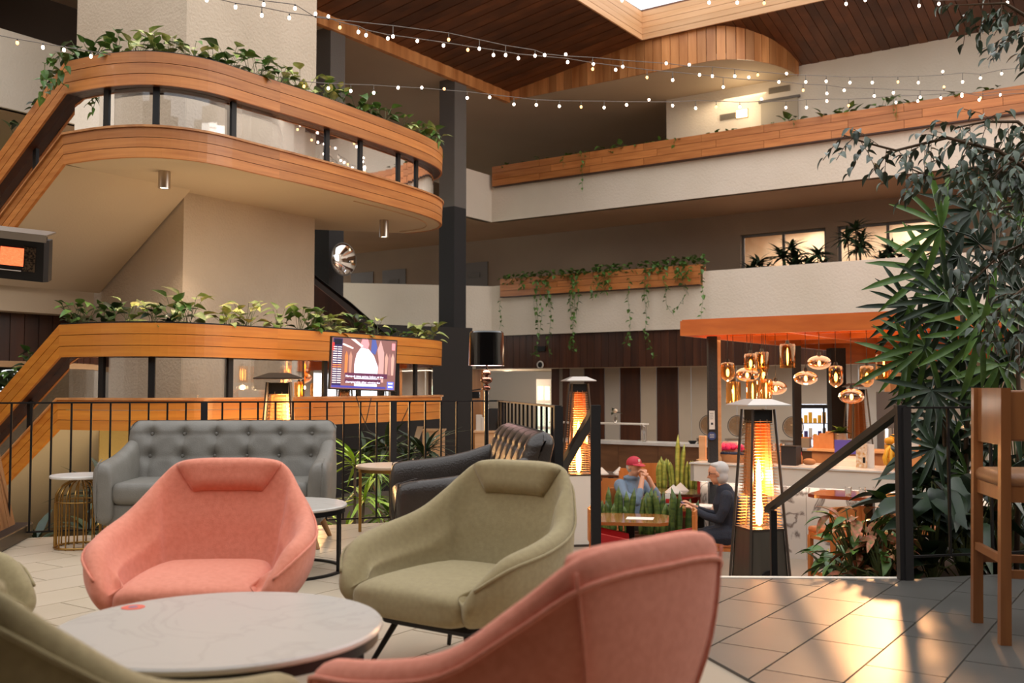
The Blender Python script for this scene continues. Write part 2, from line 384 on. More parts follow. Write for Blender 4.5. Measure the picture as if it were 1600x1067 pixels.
for k, (x0, x1) in enumerate(((w0, w1), (w2, w3))):
    r_ = MB(); r_.wall(at(Cc, x1 + 1, B1 + 2.2), at(Cc, x0 - 1, B1 + 2.2), 2.7, 5.44, .1, -1)
    struct('wall_room_%d' % (k + 1), r_, lit, label='pale wall of the lit room behind the corridor window')
    light('AREA', 'room_lamp', at(Cc, (x0 + x1) / 2, B1 + 1.2) + V((0, 0, 5.2)), 70, (1, .93, .85), sx=1.5, sy=1)
    f_ = MB()
    for a0, a1, z0, z1 in ((x0, x0 + .06, 3.7, 4.9), (x1 - .06, x1, 3.7, 4.9), ((x0 + x1) / 2 - .03, (x0 + x1) / 2 + .03, 3.7, 4.9), (x0, x1, 4.84, 4.9)): f_.wall(at(Cc, a1, B1 + .1), at(Cc, a0, B1 + .1), z0, z1, .05, -1)
    fr = struct('window_%d' % (k + 1), f_, greycol, label='corridor window with frame and glass')
    for a0, a1 in ((x0 + .06, (x0 + x1) / 2 - .03), ((x0 + x1) / 2 + .03, x1 - .06)):
        g_ = MB(); g_.wall(at(Cc, a1, B1 + .12), at(Cc, a0, B1 + .12), 3.7, 4.84, .01, -1); obj('pane', g_, glass, fr)
doorm = mat('door_paint', (96, 84, 72), .5)
for k, px in enumerate((566, 616, 742)):
    a = apx(px, B1); d_ = MB(); d_.wall(at(Cc, a + .48, B1 - .03), at(Cc, a - .48, B1 - .03), 2.72, 4.8, .05, -1)
    dd = struct('door_%d' % (k + 1), d_, doorm, label='dark hotel room door %s along the first floor corridor' % ORD[k])
    n_ = MB(); n_.wall(at(Cc, a + .2, B1 - .05), at(Cc, a - .2, B1 - .05), 4.35, 4.5, .02, -1); obj('number_plate', n_, greycol, dd)
    h_ = MB(); h_.cyl(at(Cc, a + .38, B1 - .1) + V((0, 0, 3.75)), at(Cc, a + .26, B1 - .1) + V((0, 0, 3.75)), .015); obj('door_handle', h_, chrome, dd)
# second floor: lit wall, recess and soffit
m = MB(); m.wall(at(W0, 26), W0, 5.7, 8.72, .2, -1); struct('wall_upper', m, stucco, label='tall pale wall behind the second floor gallery')
m = MB(); m.wall(W0 + e2 * .2, at(W0, 0, 6.5), 5.7, 8.44, .2, -1); m.wall(at(W0, 4, 6.5), at(W0, -16, 6.5), 5.7, 8.44, .2, -1); struct('wall_recess', m, dtaupe_shade, label='shaded wall of the second floor recess')
arc = []
for k in range(0, 13):
    t = math.pi / 2 * k / 12; arc.append(at(S, 5.5 + 1.35 * math.sin(t), 2.15 * (1 - math.cos(t))))
so = MB(); so.prism([q2(at(S, 0, -21)), q2(S)] + [q2(p) for p in arc] + [q2(W0 + m1 * 3), q2(W0), q2(at(W0, 0, 6.5)), q2(at(W0, -16, 6.5)), q2(at(S, -9, -21))], 8.44, 8.56)
struct('ceiling_3', so, soffit, label='cream soffit over the second floor gallery with rounded end')
def Rz(a, b): return min(8.68 + .22 * (2.28 - b), 8.6 + .15 * max(a, 0))     # roof height above S + a*m1 + b*e2
# bulkhead of upright boards
bh = None; path = [at(S, x * .2) for x in range(0, 28)] + arc[1:]
pp = [S]; acc = 0
dense = [S + (at(S, 5.5) - S) * (k / 200) for k in range(200)] + [arc[0].lerp(arc[0], 0)] + [arc[i].lerp(arc[i + 1], t / 8) for i in range(12) for t in range(8)] + [arc[-1]]
for p, q in zip(dense, dense[1:]):
    acc += (q - p).length
    if acc >= .2: pp.append(q); acc = 0
pp.append(dense[-1])
for i, (p, q) in enumerate(zip(pp, pp[1:])):
    if (q - p).length < .03: continue
    d = (q - p).normalized(); zt = []
    for r_ in (p, q):
        rel = r_ - S; zt.append(Rz(rel.dot(m1), rel.dot(e2)) + .01)
    n = V((-d.y, d.x, 0)) * (.03 + .006 * (i % 2)); g_ = d * .006
    n = n if n.dot(e2) > -1 else -n
    b_ = MB(); o_ = V((d.y, -d.x, 0)) * (.03 + .004 * (i % 3))
    vs = [p + g_, q - g_, q - g_ + o_, p + g_ + o_]; zz = [zt[0], zt[1], zt[1], zt[0]]
    b_.hexa([V((a.x, a.y, 8.41)) for a in vs] + [V((a.x, a.y, z)) for a, z in zip(vs, zz)])
    if bh is None: bh = obj('trim_3', b_, woodv, kind='structure', label='bulkhead of upright timber boards with a rounded end')
    else: obj('board', b_, woodv, bh)
m = MB(); m.wall(at(S, .02, -21), at(S, .02, 0), 8.36, 8.66, .12, -1); struct('trim_4', m, woodv, label='timber edge beam of the roof')
# roof planks
rp = MB(); rp.hexa([at(S, 0, -10) + V((0, 0, Rz(0, -10) + .06)), at(S, 3.93, -10) + V((0, 0, Rz(3.93, -10) + .06)), at(S, 3.93, 0) + V((0, 0, Rz(3.93, 0) + .06)), S + V((0, 0, 8.66))] + [at(S, 0, -10) + V((0, 0, 9.6)), at(S, 3.93, -10) + V((0, 0, 9.7)), at(S, 3.93, 0) + V((0, 0, 9.9)), S + V((0, 0, 9.4))])
roofo = struct('ceiling_4', rp, roofw, label='pitched roof lined with dark timber planks')
rp = MB(); rp.hexa([at(S, 3.93, -.12) + V((0, 0, 9.27)), at(S, 22, -.12) + V((0, 0, 9.27)), at(S, 22, 2.5) + V((0, 0, 8.7)), at(S, 0, 2.5) + V((0, 0, 8.7))] + [at(S, 3.93, -.12) + V((0, 0, 9.9)), at(S, 22, -.12) + V((0, 0, 9.9)), at(S, 22, 2.5) + V((0, 0, 9.6)), at(S, 0, 2.5) + V((0, 0, 9.6))])
obj('roof_deck', rp, roofw, roofo)
def plank(q, parent, m_):
    b_ = MB(); b_.hexa([p for p in q] + [p + V((0, 0, .05)) for p in q]); return obj('plank', b_, m_, parent)
PW = .2
for k in range(0, 46):
    b1 = -k * PW + .2; b0 = b1 - PW + .012; st = .008 * (k % 2)
    if k == 0: continue
    q = [at(S, .0, b0), at(S, 3.93, b0), at(S, 3.93, b1), at(S, .0, b1)]
    q = [V((p.x, p.y, (8.6 + .15 * (p - S).dot(m1)) + st)) for p in q]
    plank(q, roofo, roofw)
for k in range(0, 70):
    a0 = 3.93 + k * PW; a1 = a0 + PW - .012; st = .008 * (k % 2)
    q = [at(S, a0, -.12), at(S, a1, -.12), at(S, a1, 2.3), at(S, a0, 2.3)]
    q = [V((p.x, p.y, 8.68 + .22 * (2.28 - (p - S).dot(e2)) + st)) for p in q]
    plank(q, roofo, roofw)
# skylight kerb of pale boards
kb = None
for k in range(5):
    z0 = 9.19 + k * .135; z1 = z0 + .128
    for a, b, dz in ((at(S, 3.93, -.12), at(S, 22, -.12), 0), (at(S, 3.93, -10), at(S, 3.93, -.12), 0)):
        b_ = MB(); b_.wall(a, b, z0 - .02, z1 - .02, .04 + .004 * (k % 2), -1)
        if kb is None: kb = obj('trim_5', b_, woodlt, kind='structure', label='pale boarded kerb around the skylight')
        else: obj('board', b_, woodlt, kb)
# columns
for k, (px, Y, wd, zs) in enumerate(((512, 20.2, .42, 5.38), (706.5, 23.6, .46, 5.38))):
    c = P(px, 606, Y)
    for j, (z0, z1, m_) in enumerate(((LOW, zs, darkcol), (zs, 8.5, greycol))):
        b_ = MB(); b_.box((c.x, c.y, (z0 + z1) / 2), (wd, wd, z1 - z0), A2 - math.pi / 2)
        if j == 0: pr = obj('trim_%d' % (6 + k), b_, m_, kind='structure', label='square atrium column, charcoal below and grey above, %s' % ('beside the stair tower' if k == 0 else 'standing free of the stairs'))
        else: obj('column_upper', b_, m_, pr, label='grey painted upper shaft')
# ---- stair tower
T0 = V((-4.25, 12.8, 0)); T1 = V((-2.96, 14.84, 0)); T2 = T1 + e1 * 2.5; T3 = T0 + e1 * 2.5
m = MB(); m.prism([q2(T0), q2(T1), q2(T2), q2(T3)], LOW, 9.6); tower = struct('wall_tower', m, towerm, label='rectangular cream stair tower rising past both landings')
# landings
Kp = V((-5.08, 11.2, 0))
LP = [(-5.08, 11.2), (-4.5, 10.93), (-3.95, 10.86), (-3.45, 11.12), (-3.02, 11.7), (-2.42, 12.57), (-1.76, 13.67), (-1.36, 14.42), (-1.15, 15.0), (-1.12, 15.5), (-1.3, 15.95), (-1.75, 16.3)]
def smooth(pts, n=6):
    P_ = [V((p[0], p[1], 0)) for p in pts]; out = []
    for i in range(len(P_) - 1):
        a, b, c, d = P_[max(i - 1, 0)], P_[i], P_[i + 1], P_[min(i + 2, len(P_) - 1)]
        for k in range(n):
            t = k / n; out.append(.5 * ((2 * b) + (c - a) * t + (2 * a - 5 * b + 4 * c - d) * t * t + (3 * b - a - 3 * c + d) * t ** 3))
    out.append(P_[-1]); return out
LS = smooth(LP)
SL = .63
fl = [Kp + e1 * s for s in (2.9, 2.2, 1.5, .8)]
full = fl + LS; zf = [-SL * s for s in (2.9, 2.2, 1.5, .8)] + [0] * len(LS)
tail = [LS[-1] + e1 * s for s in (.3, 1.2, 2.4, 3.6, 5)]; full += tail; zf += [.1, .72, 1.46, 2.2, 3.1]
def offs(pts, d):
    out = []
    for i, p in enumerate(pts):
        a = (p - pts[i - 1]).normalized() if i else (pts[1] - p).normalized()
        b = (pts[i + 1] - p).normalized() if i < len(pts) - 1 else a
        n1 = V((a.y, -a.x, 0)); n2 = V((b.y, -b.x, 0)); n = (n1 + n2).normalized(); k = 1 / max(.5, n.dot(n1)); out.append(p + n * d * k)
    return out
def strip(i0, i1, o0, o1, z0, z1):                        # o0 outer, o1 inner offset
    a = offs(full, o0)[i0:i1 + 1]; b = offs(full, o1)[i0:i1 + 1]; zz = zf[i0:i1 + 1]; m = MB(); secs = []
    for p, q, z in zip(a, b, zz): secs.append([V((p.x, p.y, z0 + z)), V((p.x, p.y, z1 + z)), V((q.x, q.y, z1 + z)), V((q.x, q.y, z0 + z))])
    m.loft(secs); return m
nF = len(fl); nL = nF + len(LS) - 1; mid = nF + 26; nT = len(full) - 1
SEG = [(0, nF), (nF, mid), (mid, nL), (nL, nT)]
leafspots = {}
for lv, (zb, nm) in enumerate(((0, 'lower'), (3.0, 'upper'))):
    wm = woodglow if lv == 0 else woodh
    pl = thing('planter_trough', 'curved timber planter trough with glass below, round the %s stair landing' % nm, 'planter', (Kp.x, Kp.y, zb + 1.44), 0, None)
    for k in range(3):
        z0 = zb + 1.44 + .124 * k
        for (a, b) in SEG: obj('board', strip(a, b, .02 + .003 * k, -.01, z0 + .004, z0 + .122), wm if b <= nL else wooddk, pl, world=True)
    obj('trough_floor', strip(0, nT, -.005, -.36, zb + 1.45, zb + 1.475), wooddk, pl, world=True)
    obj('back_board', strip(0, nT, -.33, -.36, zb + 1.44, zb + 1.81), wooddk, pl, world=True)
    obj('soil', strip(0, nT, -.03, -.33, zb + 1.74, zb + 1.775), soil, pl, world=True)
    obj('liner', strip(0, nT, .0, -.03, zb + 1.8, zb + 1.828), black, pl, world=True, label='black liner edge')
    # glass panes between posts
    posts = [(2, None)]
    pxs = [127, 240, 370, 514, 575, 634, 662]
    xs = [1, 3, nF + 5]
    for px in pxs[1:]:
        best = min(range(nF + 6, nL - 6), key=lambda i: abs(800 + F * full[i].x / full[i].y - px)); xs.append(best)
    xs += [nL, nT - 2]
    xs = sorted(set(xs))
    inn = offs(full, -.12)
    for i in xs:
        b_ = MB(); c = inn[i]; b_.box((c.x, c.y, zb + 1.2 + zf[i]), (.07, .05, .5), math.atan2(full[min(i + 1, nT)].y - full[i - 1].y, full[min(i + 1, nT)].x - full[i - 1].x)); obj('post', b_, black, pl, world=True)
    for a, b in zip(xs, xs[1:]):
        obj('glass_pane', strip(a, b, -.115, -.125, zb + .98, zb + 1.45), glass, pl, world=True)
    dk = thing('landing_deck', 'timber boarded rim of the %s stair landing' % nm, 'landing rim', (Kp.x, Kp.y, zb + .6), 0)
    for k in range(3):
        z0 = zb + .63 + .112 * k
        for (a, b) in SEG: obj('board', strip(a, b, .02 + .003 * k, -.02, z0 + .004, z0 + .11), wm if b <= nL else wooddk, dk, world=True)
    obj('cap_rail', strip(0, nT, .05, -.2, zb + .966, zb + .99), woodv, dk, world=True)
    # slab of the landing
    ins = offs(full, -.02)
    poly = [q2(p) for p in ins[nF:nL + 1]] + [(-3.5, 15.8), q2(T1 + V((-.1, -.1, 0))), q2(T0 + V((.02, .1, 0))), q2(T0 + e1 * .05)]
    m = MB(); m.prism(poly, zb + .64, zb + .74); sl = struct('ceiling_%d' % (5 + lv), m, soffit, label='landing slab of the %s stair landing' % nm)
    # flights: left going down, rear going up
    def flight(a, wdir, dirn, L_, wid, z0, dz, nm_, lab):
        m = MB(); b = a + dirn * L_; c = b + wdir * wid; d = a + wdir * wid
        m.hexa([V((a.x, a.y, z0)), V((b.x, b.y, z0 + dz)), V((c.x, c.y, z0 + dz)), V((d.x, d.y, z0)), V((a.x, a.y, z0 + .14)), V((b.x, b.y, z0 + dz + .14)), V((c.x, c.y, z0 + dz + .14)), V((d.x, d.y, z0 + .14))])
        o = struct(nm_, m, soffit, label=lab); n = int(abs(dz) / .17)
        for k in range(n):
            s_ = MB(); p = a + dirn * (L_ * (k + .5) / n); s_.box(tuple(p + wdir * wid / 2 + V((0, 0, z0 + dz * (k + .5) / n + .14))), (L_ / n, wid, .1), math.atan2(dirn.y, dirn.x)); obj('step', s_, soffit, o)
    Ls = 1.95 if lv else 2.75
    flight(Kp + e1 * .05 + e2 * .02, e2, e1, Ls, 1.74, zb + .64, -SL * Ls, 'ceiling_%d' % (7 + lv), 'sloping underside of the %s flight beside the tower' % nm)
    flight(LS[-1] + e2 * .02 + e1 * 1.2, e2, e1, 3.8, 1.2, zb + 1.36, 2.39, 'ceiling_%d' % (9 + lv), 'rear flight climbing from the %s landing' % nm)
# recessed ring in the upper landing soffit end
# first floor slab at the left, its downstand and the dark boarded wall under it
J = T0 + e1 * 1.95
m = MB(); m.prism([q2(J), q2(J - e2 * 9), q2(J - e2 * 9 + e1 * 9), q2(J + e1 * 9)], 2.42, 2.7); struct('ceiling_11', m, soffit, label='first floor slab at the foot of the upper flight')
m = MB(); m.prism([q2(J), q2(J - e2 * 9), q2(J - e2 * 9 + e1 * .3), q2(J + e1 * .3)], 2.1, 2.42); struct('trim_8', m, soffit, label='downstand beam at the foot of the upper flight')
dw = None; JJ = J + e1 * .35
for k in range(44):
    a = JJ - e2 * (k * .2 - .0) ; b = JJ - e2 * (k * .2 + .19)
    b_ = MB(); b_.wall(a, b, 1.45, 2.42, .05 + .01 * (k % 2), -1)
    if dw is None: dw = obj('wall_left', b_, wooddk, kind='structure', label='dark boarded wall above the garden window')
    else: obj('board', b_, wooddk, dw)
m = MB(); m.prism([q2(JJ - V((.1, .15, 0))), q2(JJ - e2 * 9 - V((.1, .15, 0))), q2(JJ - e2 * 9 + e1 * .3), q2(JJ + e1 * .3)], 1.38, 1.46); struct('trim_9', m, woodlt, label='timber window head under the dark boards')
# upper left: shaded second floor hall behind the left parapet
m = MB(); m.wall(at(Cc, -2.6, -21), at(Cc, -2.6, -4), 5.7, 8.44, .2, 1); struct('wall_hall_left', m, dtaupe_shade, label='shaded corridor wall behind the left parapet')
# garden window
wf = MB(); ga, gb_ = V((-12.5, 19.2, 0)), V((-5.6, 19.2, 0))
wins = []
for k in range(5):
    x = -12.5 + k * 1.7; wf.box((x, 19.2, .2), (.08, .08, 2.6))
wf.box((-9.1, 19.2, .42), (6.9, .06, .05)); wf.box((-9.1, 19.2, -1.0), (6.9, .08, .2)); wf.box((-9.1, 19.2, 1.5), (6.9, .08, .1))
win = struct('window_3', wf, black, label='garden window beyond the stair foot')
for k in range(4):
    g_ = MB(); g_.box((-11.65 + k * 1.7, 19.2, .2), (1.62, .01, 2.4)); obj('pane', g_, glass, win)
m = MB(); m.prism([(-6.4, 19.2), (-5.6, 19.2), (-2.5, 24.9), (-3, 24.9)], LOW, 2.45); m.prism([(-20, 19.4), (-12.6, 19.4), (-12.6, 19.1), (-20, 19.1)], LOW, 2.45); m.box((-9.2, 19.3, 2.0), (7, .2, .9)); struct('wall_garden', m, stucco, label='cream wall beside the garden window')
grassm = mat('lawn', (120, 150, 40), .9, c2=(90, 120, 30), scale=(8, 8, 8), bump=.6, bscale=80)
hedgem = mat('hedge_leaf', (38, 52, 26), .8, c2=(60, 78, 34), scale=(9, 9, 9), bump=.8, bscale=30)
m = MB(); m.prism([(-30, 19.6), (-4, 19.6), (-4, 21.8), (-30, 21.8)], LOW, LOW + .02); m.prism([(-30, 21.8), (-4, 21.8), (-4, 45), (-30, 45)], LOW, [.5, .5, .75, .75]); struct('ground', m, grassm, label='sunlit lawn bank outside the garden window')
# closing walls outside the view
m = MB(); m.wall((-14, -7), (-14, 18.8), LOW, 9.6, .2, 1); struct('wall_west', m, stucco)
m = MB(); m.wall((15, -7), (-14, -7), LOW, 9.6, .2, 1); struct('wall_south', m, dtaupe_shade)  # dark so that little light bounces back from it
m = MB(); m.wall((15, -7), (15, 17), LOW, 9.6, .2, -1); struct('wall_east', m, stucco)
m = MB(); m.wall((-16, 38), (22, 38), LOW, 8.44, .2, 1); struct('wall_north', m, stucco)
m = MB(); m.prism([(-14, -7), (15, -7), (15, 1.3), (-14, 1.3)], 3.3, 3.6); struct('ceiling_13', m, wooddk)  # unseen slab added to cut the light from above and behind
# ---- restaurant back wall under the gallery
fas = None
for k in range(150):
    a = at(Cc, k * .2 - .6 + .005, .12) ; b = at(Cc, k * .2 - .4 - .005, .12)
    if k * .2 - .6 > 16: break
    b_ = MB(); b_.wall(b, a, 1.6, 2.46, .04 + .008 * (k % 2), -1)
    if fas is None: fas = obj('wall_bulkhead', b_, wooddk, kind='structure', label='dark boarded bulkhead over the restaurant alcove')
    else: obj('board', b_, wooddk, fas)
m = MB(); m.prism([q2(at(Cc, 20, .16)), q2(at(Cc, -1.5, .16)), q2(at(Cc, -1.5, 6)), q2(at(Cc, 20, 6))], 1.6, 1.7); struct('ceiling_12', m, soffit, label='low ceiling of the restaurant alcove')
alc = None; B2 = 1.0
pc = mat('panel_cream', (196, 180, 160), .3, c2=(186, 170, 150), scale=(1, 1, 1)); pg = mat('panel_grey', (176, 166, 154), .25)
cols = [(861, 890, wooddk), (890, 912, pg), (912, 944, wooddk), (944, 968, pg), (968, 1000, wooddk), (1000, 1025, pc), (1025, 1059, wooddk), (1059, 1079, pc), (1079, 1112, pc), (1112, 1150, pc), (1150, 1195, pc), (1195, 1240, pc), (1240, 1297, pc), (1297, 1340, pc), (1340, 1400, pc), (1400, 1460, pc), (1460, 1540, pc), (1540, 1640, pc)]
for x0, x1, m_ in cols:
    a, b = apx(x0, B2) + .01, apx(x1, B2) - .01; b_ = MB(); b_.wall(at(Cc, b, B2), at(Cc, a, B2), LOW, 1.6, .06 if m_ is wooddk else .045, -1)
    if alc is None: alc = obj('wall_panelled', b_, m_, kind='structure', label='panelled alcove wall of dark timber and cream panels')
    else: obj('panel', b_, m_, alc)
m = MB(); m.wall(at(Cc, 1.0, 4.5), at(Cc, -8, 4.5), LOW, 1.6, .1, -1); m.wall(at(Cc, 1.55, B2), at(Cc, 1.55, 6), LOW, 1.6, .1, 1); struct('wall_lobby', m, pg, label='pale grey wall of the back lobby')
dk2 = MB(); 
for x0, x1 in ((722, 752),):
    a, b = apx(x0, .6), apx(x1, .6); dk2.wall(at(Cc, b, .6), at(Cc, a, .6), LOW, 1.6, .1, -1)
struct('trim_10', dk2, woodv, label='timber clad pier beside the lobby opening')
# lobby window
lw = MB(); a = PL(862, 600, at(Cc, 0, 4.4), m1); 
c = at(Cc, 1.15, 3.6)
p0, p1 = PL(838, 600, at(Cc, 0, 3.0), m1), PL(861, 600, at(Cc, 0, 3.0), m1)
lw.wall(p1, p0, -1.1, 1.35, .05, -1)
lwo = struct('window_4', lw, whitep, label='white framed lobby window with a view of greenery')
wl = mat('window_daylight', (200, 220, 190), .5, c2=(120, 150, 90), scale=(3, 3, 3), emit=(220, 235, 215), es=1.0)
for z0, z1 in ((.75, 1.15), (.0, .65), (-.6, -.08)):
    for t0, t1 in ((.1, .5), (.58, .92)):
        g_ = MB(); g_.wall(p0.lerp(p1, t1) - e2 * .01, p0.lerp(p1, t0) - e2 * .01, z0, z1, .01, -1); obj('pane', g_, wl, lwo)
# low wall below the lower landing with yellow light put into its colour 
yw = mat('yellow_lit_wall', (206, 180, 120), .9, c2=(196, 168, 108), scale=(1, 1, 1), bump=.3, bscale=30)
m = MB(); m.wall(Kp + V((.25, .5, 0)), (-2.9, 12.6), LOW, .64, .2, 1); struct('wall_under_landing', m, yw, label='wall under the lower landing, yellow light in its colour')
light('AREA', 'landing_fill', (-4.3, 10.4, -.9), 16, (1, .85, .5), sx=1.5, sy=.4, target=(-4.6, 11.6, .2))  # added lamp that brightens the wall and plants; no fixture there
m = MB(); m.wall((-3.4, 19.4), (3.2, 19.4), LOW, -.9, .1, 1)
# dark service wall behind the rear of the lower landing
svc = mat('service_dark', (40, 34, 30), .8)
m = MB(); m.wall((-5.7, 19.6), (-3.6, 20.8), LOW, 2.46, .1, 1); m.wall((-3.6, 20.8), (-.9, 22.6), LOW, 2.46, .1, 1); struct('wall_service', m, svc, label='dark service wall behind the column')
# ================================================================ LOUNGE FURNITURE
pink = mat('pink_wool', (228, 140, 113), .85, c2=(218, 128, 100), scale=(50, 50, 50), bump=.25, bscale=420, sheen=.25)
olive = mat('olive_wool', (160, 144, 104), .88, c2=(150, 134, 96), scale=(50, 50, 50), bump=.25, bscale=420, sheen=.2)
greyfab = mat('grey_leather', (122, 118, 110), .5, c2=(112, 108, 100), scale=(9, 9, 9), bump=.12, bscale=120)
darkl = mat('dark_leather', (58, 50, 44), .32, c2=(50, 43, 38), scale=(9, 9, 9), bump=.15, bscale=90)
oak = mat('oak_leg', (150, 106, 62), .45, c2=(166, 122, 76), scale=(20, 20, 2))
def sst(x): x = max(0, min(1, x)); return x * x * (3 - 2 * x)
def lerp(a, b, t): return a + (b - a) * t
def cat(pts, t):
    n = len(pts) - 1; x = t * n; i = min(int(x), n - 1); u = x - i
    a, b, c, d = pts[max(i - 1, 0)], pts[i], pts[i + 1], pts[min(i + 2, n)]
    return .5 * ((2 * b) + (c - a) * u + (2 * a - 5 * b + 4 * c - d) * u * u + (3 * b - a - 3 * c + d) * u ** 3)
# shell rim and foot lines, left front arm tip -> back -> right front arm tip (front is -y)
HALF_R = [V(p) for p in ((.325, -.35, .40), (.405, -.25, .475), (.435, -.04, .515), (.40, .17, .565), (.325, .30, .665), (.25, .385, .745), (.14, .41, .768), (0, .415, .77))]
HALF_F = [V(p) for p in ((.26, -.32, .235), (.31, -.18, .225), (.315, 0, .22), (.29, .13, .225), (.23, .22, .235), (.15, .26, .24), (.07, .275, .245), (0, .28, .245))]
def mirror(h): return [V((-p.x, p.y, p.z)) for p in h] + [p.copy() for p in reversed(h[:-1])]
RIM = mirror(HALF_R); FOOT = mirror(HALF_F)
def shellp(u, v):                                         # outer skin: u along, v up
    a = cat(FOOT, u); b = cat(RIM, u); p = a.lerp(b, v)
    c = V((0, -.02, 0)); o = V((p.x, p.y + .02, 0)); o = o.normalized() if o.length > 0 else V((0, 1, 0))
    return p + o * (.055 * math.sin(math.pi * v) * (1 - .25 * v))
def lounge_chair(col, label, loc, rz, group=None):
    t = thing('lounge_chair', label, 'armchair', loc, rz)
    m = MB(); NU, NV = 44, 8; out = [[shellp(i / NU, j / NV) for j in range(NV + 1)] for i in range(NU + 1)]
    def nrm(i, j):
        a = out[min(i + 1, NU)][j] - out[max(i - 1, 0)][j]; b = out[i][min(j + 1, NV)] - out[i][max(j - 1, 0)]
        return a.cross(b).normalized()
    s_ = 1
    cmid = nrm(NU // 2, 4)
    if cmid.y > 0: s_ = -1
    inner = [[out[i][j] + nrm(i, j) * s_ * (.08 - .03 * abs(2 * j / NV - 1) + .045 * sst((abs(i / NU - .5) - .20) / .035) * (1 - .35 * abs(2 * j / NV - 1))) for j in range(NV + 1)] for i in range(NU + 1)]
    secs = []
    for i in range(NU + 1):
        o_ = out[i]; n_ = inner[i]; top = (o_[-1] + n_[-1]) / 2 + (o_[-1] - o_[-2]).normalized() * .028
        bot = (o_[0] + n_[0]) / 2 - V((0, 0, .02)); secs.append(list(o_) + [top] + list(reversed(n_)) + [bot])
    first = [lerp(p, sum(secs[0], V()) / len(secs[0]), .55) + V((0, -.03, 0)) for p in secs[0]]
    last = [lerp(p, sum(secs[-1], V()) / len(secs[-1]), .55) + V((0, -.03, 0)) for p in secs[-1]]
    m.loft([first] + secs + [last]); obj('shell', m, col, t, smooth=True, mods=subsurf(1))
    # piped seam following the rim on the outer side, and two seams down the back
    sm = MB(); sm.tube([shellp(i / 60, .93) + (shellp(i / 60, .93) - V((0, 0, .6))).normalized() * .003 for i in range(61)], .006, 5); obj('piping', sm, col, t, smooth=True)
    for u0 in (.36, .64): sm = MB(); sm.tube([shellp(u0 + (.5 - u0) * .2 * (1 - k / 10), k / 10) + V((0, .0035, 0)) for k in range(1, 11)], .004, 5); obj('seam', sm, col, t, smooth=True)
    # seat cushion
    m = MB(); sec = []
    for k, (y, wx, z0, z1) in enumerate(((.22, .19, .26, .37), (.16, .235, .24, .385), (.0, .265, .225, .385), (-.2, .268, .225, .38), (-.32, .268, .23, .37), (-.365, .262, .24, .355), (-.382, .235, .26, .33))):
        ring = []
        for j in range(24):
            a = 2 * math.pi * j / 24; cx, cz = math.cos(a), math.sin(a); ex = .28
            x = wx * math.copysign(abs(cx) ** ex, cx); z = (z0 + z1) / 2 + (z1 - z0) / 2 * math.copysign(abs(cz) ** .6, cz)
            ring.append(V((x, y, z)))
        sec.append(ring)
    m.loft(sec); obj('seat_cushion', m, col, t, smooth=True, mods=subsurf(1))
    # head pad laid over the top of the back
    m = MB(); NP, NQ = 16, 8
    def pad(s, q, off):
        v = .76 + .28 * q; hw = .088 + .058 * q
        u = .5 + (s - .5) * 2 * hw; i = u * NU; j = min(v, 1) * NV
        i0 = min(int(i), NU - 1); j0 = min(int(j), NV - 1); fi, fj = i - i0, j - j0
        a = inner[i0][j0].lerp(inner[i0 + 1][j0], fi); b = inner[i0][j0 + 1].lerp(inner[i0 + 1][j0 + 1], fi); p = a.lerp(b, fj)
        if v > 1: p = p + V((0, .5, .5)) * (v - 1) * .8
        n = V((0, -.93, .36)); return p + n * off
    edge_ = lambda s, q: min(1, 6 * s, 6 * (1 - s), 4 * q, 4 * (1 - q))
    fr = [[pad(i / NP, j / NQ, .008 + .026 * math.sqrt(max(0, edge_(i / NP, j / NQ)))) for j in range(NQ + 1)] for i in range(NP + 1)]
    bk = [[pad(i / NP, j / NQ, -.02) for j in range(NQ + 1)] for i in range(NP + 1)]
    m.loft([[*fr[i], *reversed(bk[i])] for i in range(NP + 1)]); obj('head_cushion', m, col, t, smooth=True)
    # underframe
    m = MB(); m.rbox((0, -.03, .205), (.44, .44, .04), .02); obj('underframe', m, black, t)
    for sx in (-1, 1):
        for sy in (-1, 1):
            m = MB(); m.cyl((sx * .17, -.03 + sy * .17, .2), (sx * .26, -.03 + sy * .25, .0), .013, .009, 8); obj('leg', m, black, t, smooth=40)
    return t
lounge_chair(pink, 'coral pink lounge armchair facing us beyond the near marble table', (-1.235, 4.08, 0), R(3))
lounge_chair(olive, 'olive green lounge armchair with the dark leather sofa right behind it', (-.19, 4.0, 0), R(-36))
lounge_chair(pink, 'coral pink lounge armchair seen from behind, nearest the stairs', (.02, 2.36, 0), R(-135))
lounge_chair(olive, 'olive green lounge armchair seen from behind in the bottom left corner', (-.92, 2.1, 0), R(156))
lounge_chair(olive, 'olive green lounge armchair of which only one arm shows at the left edge', (-2.08, 3.3, 0), R(90))
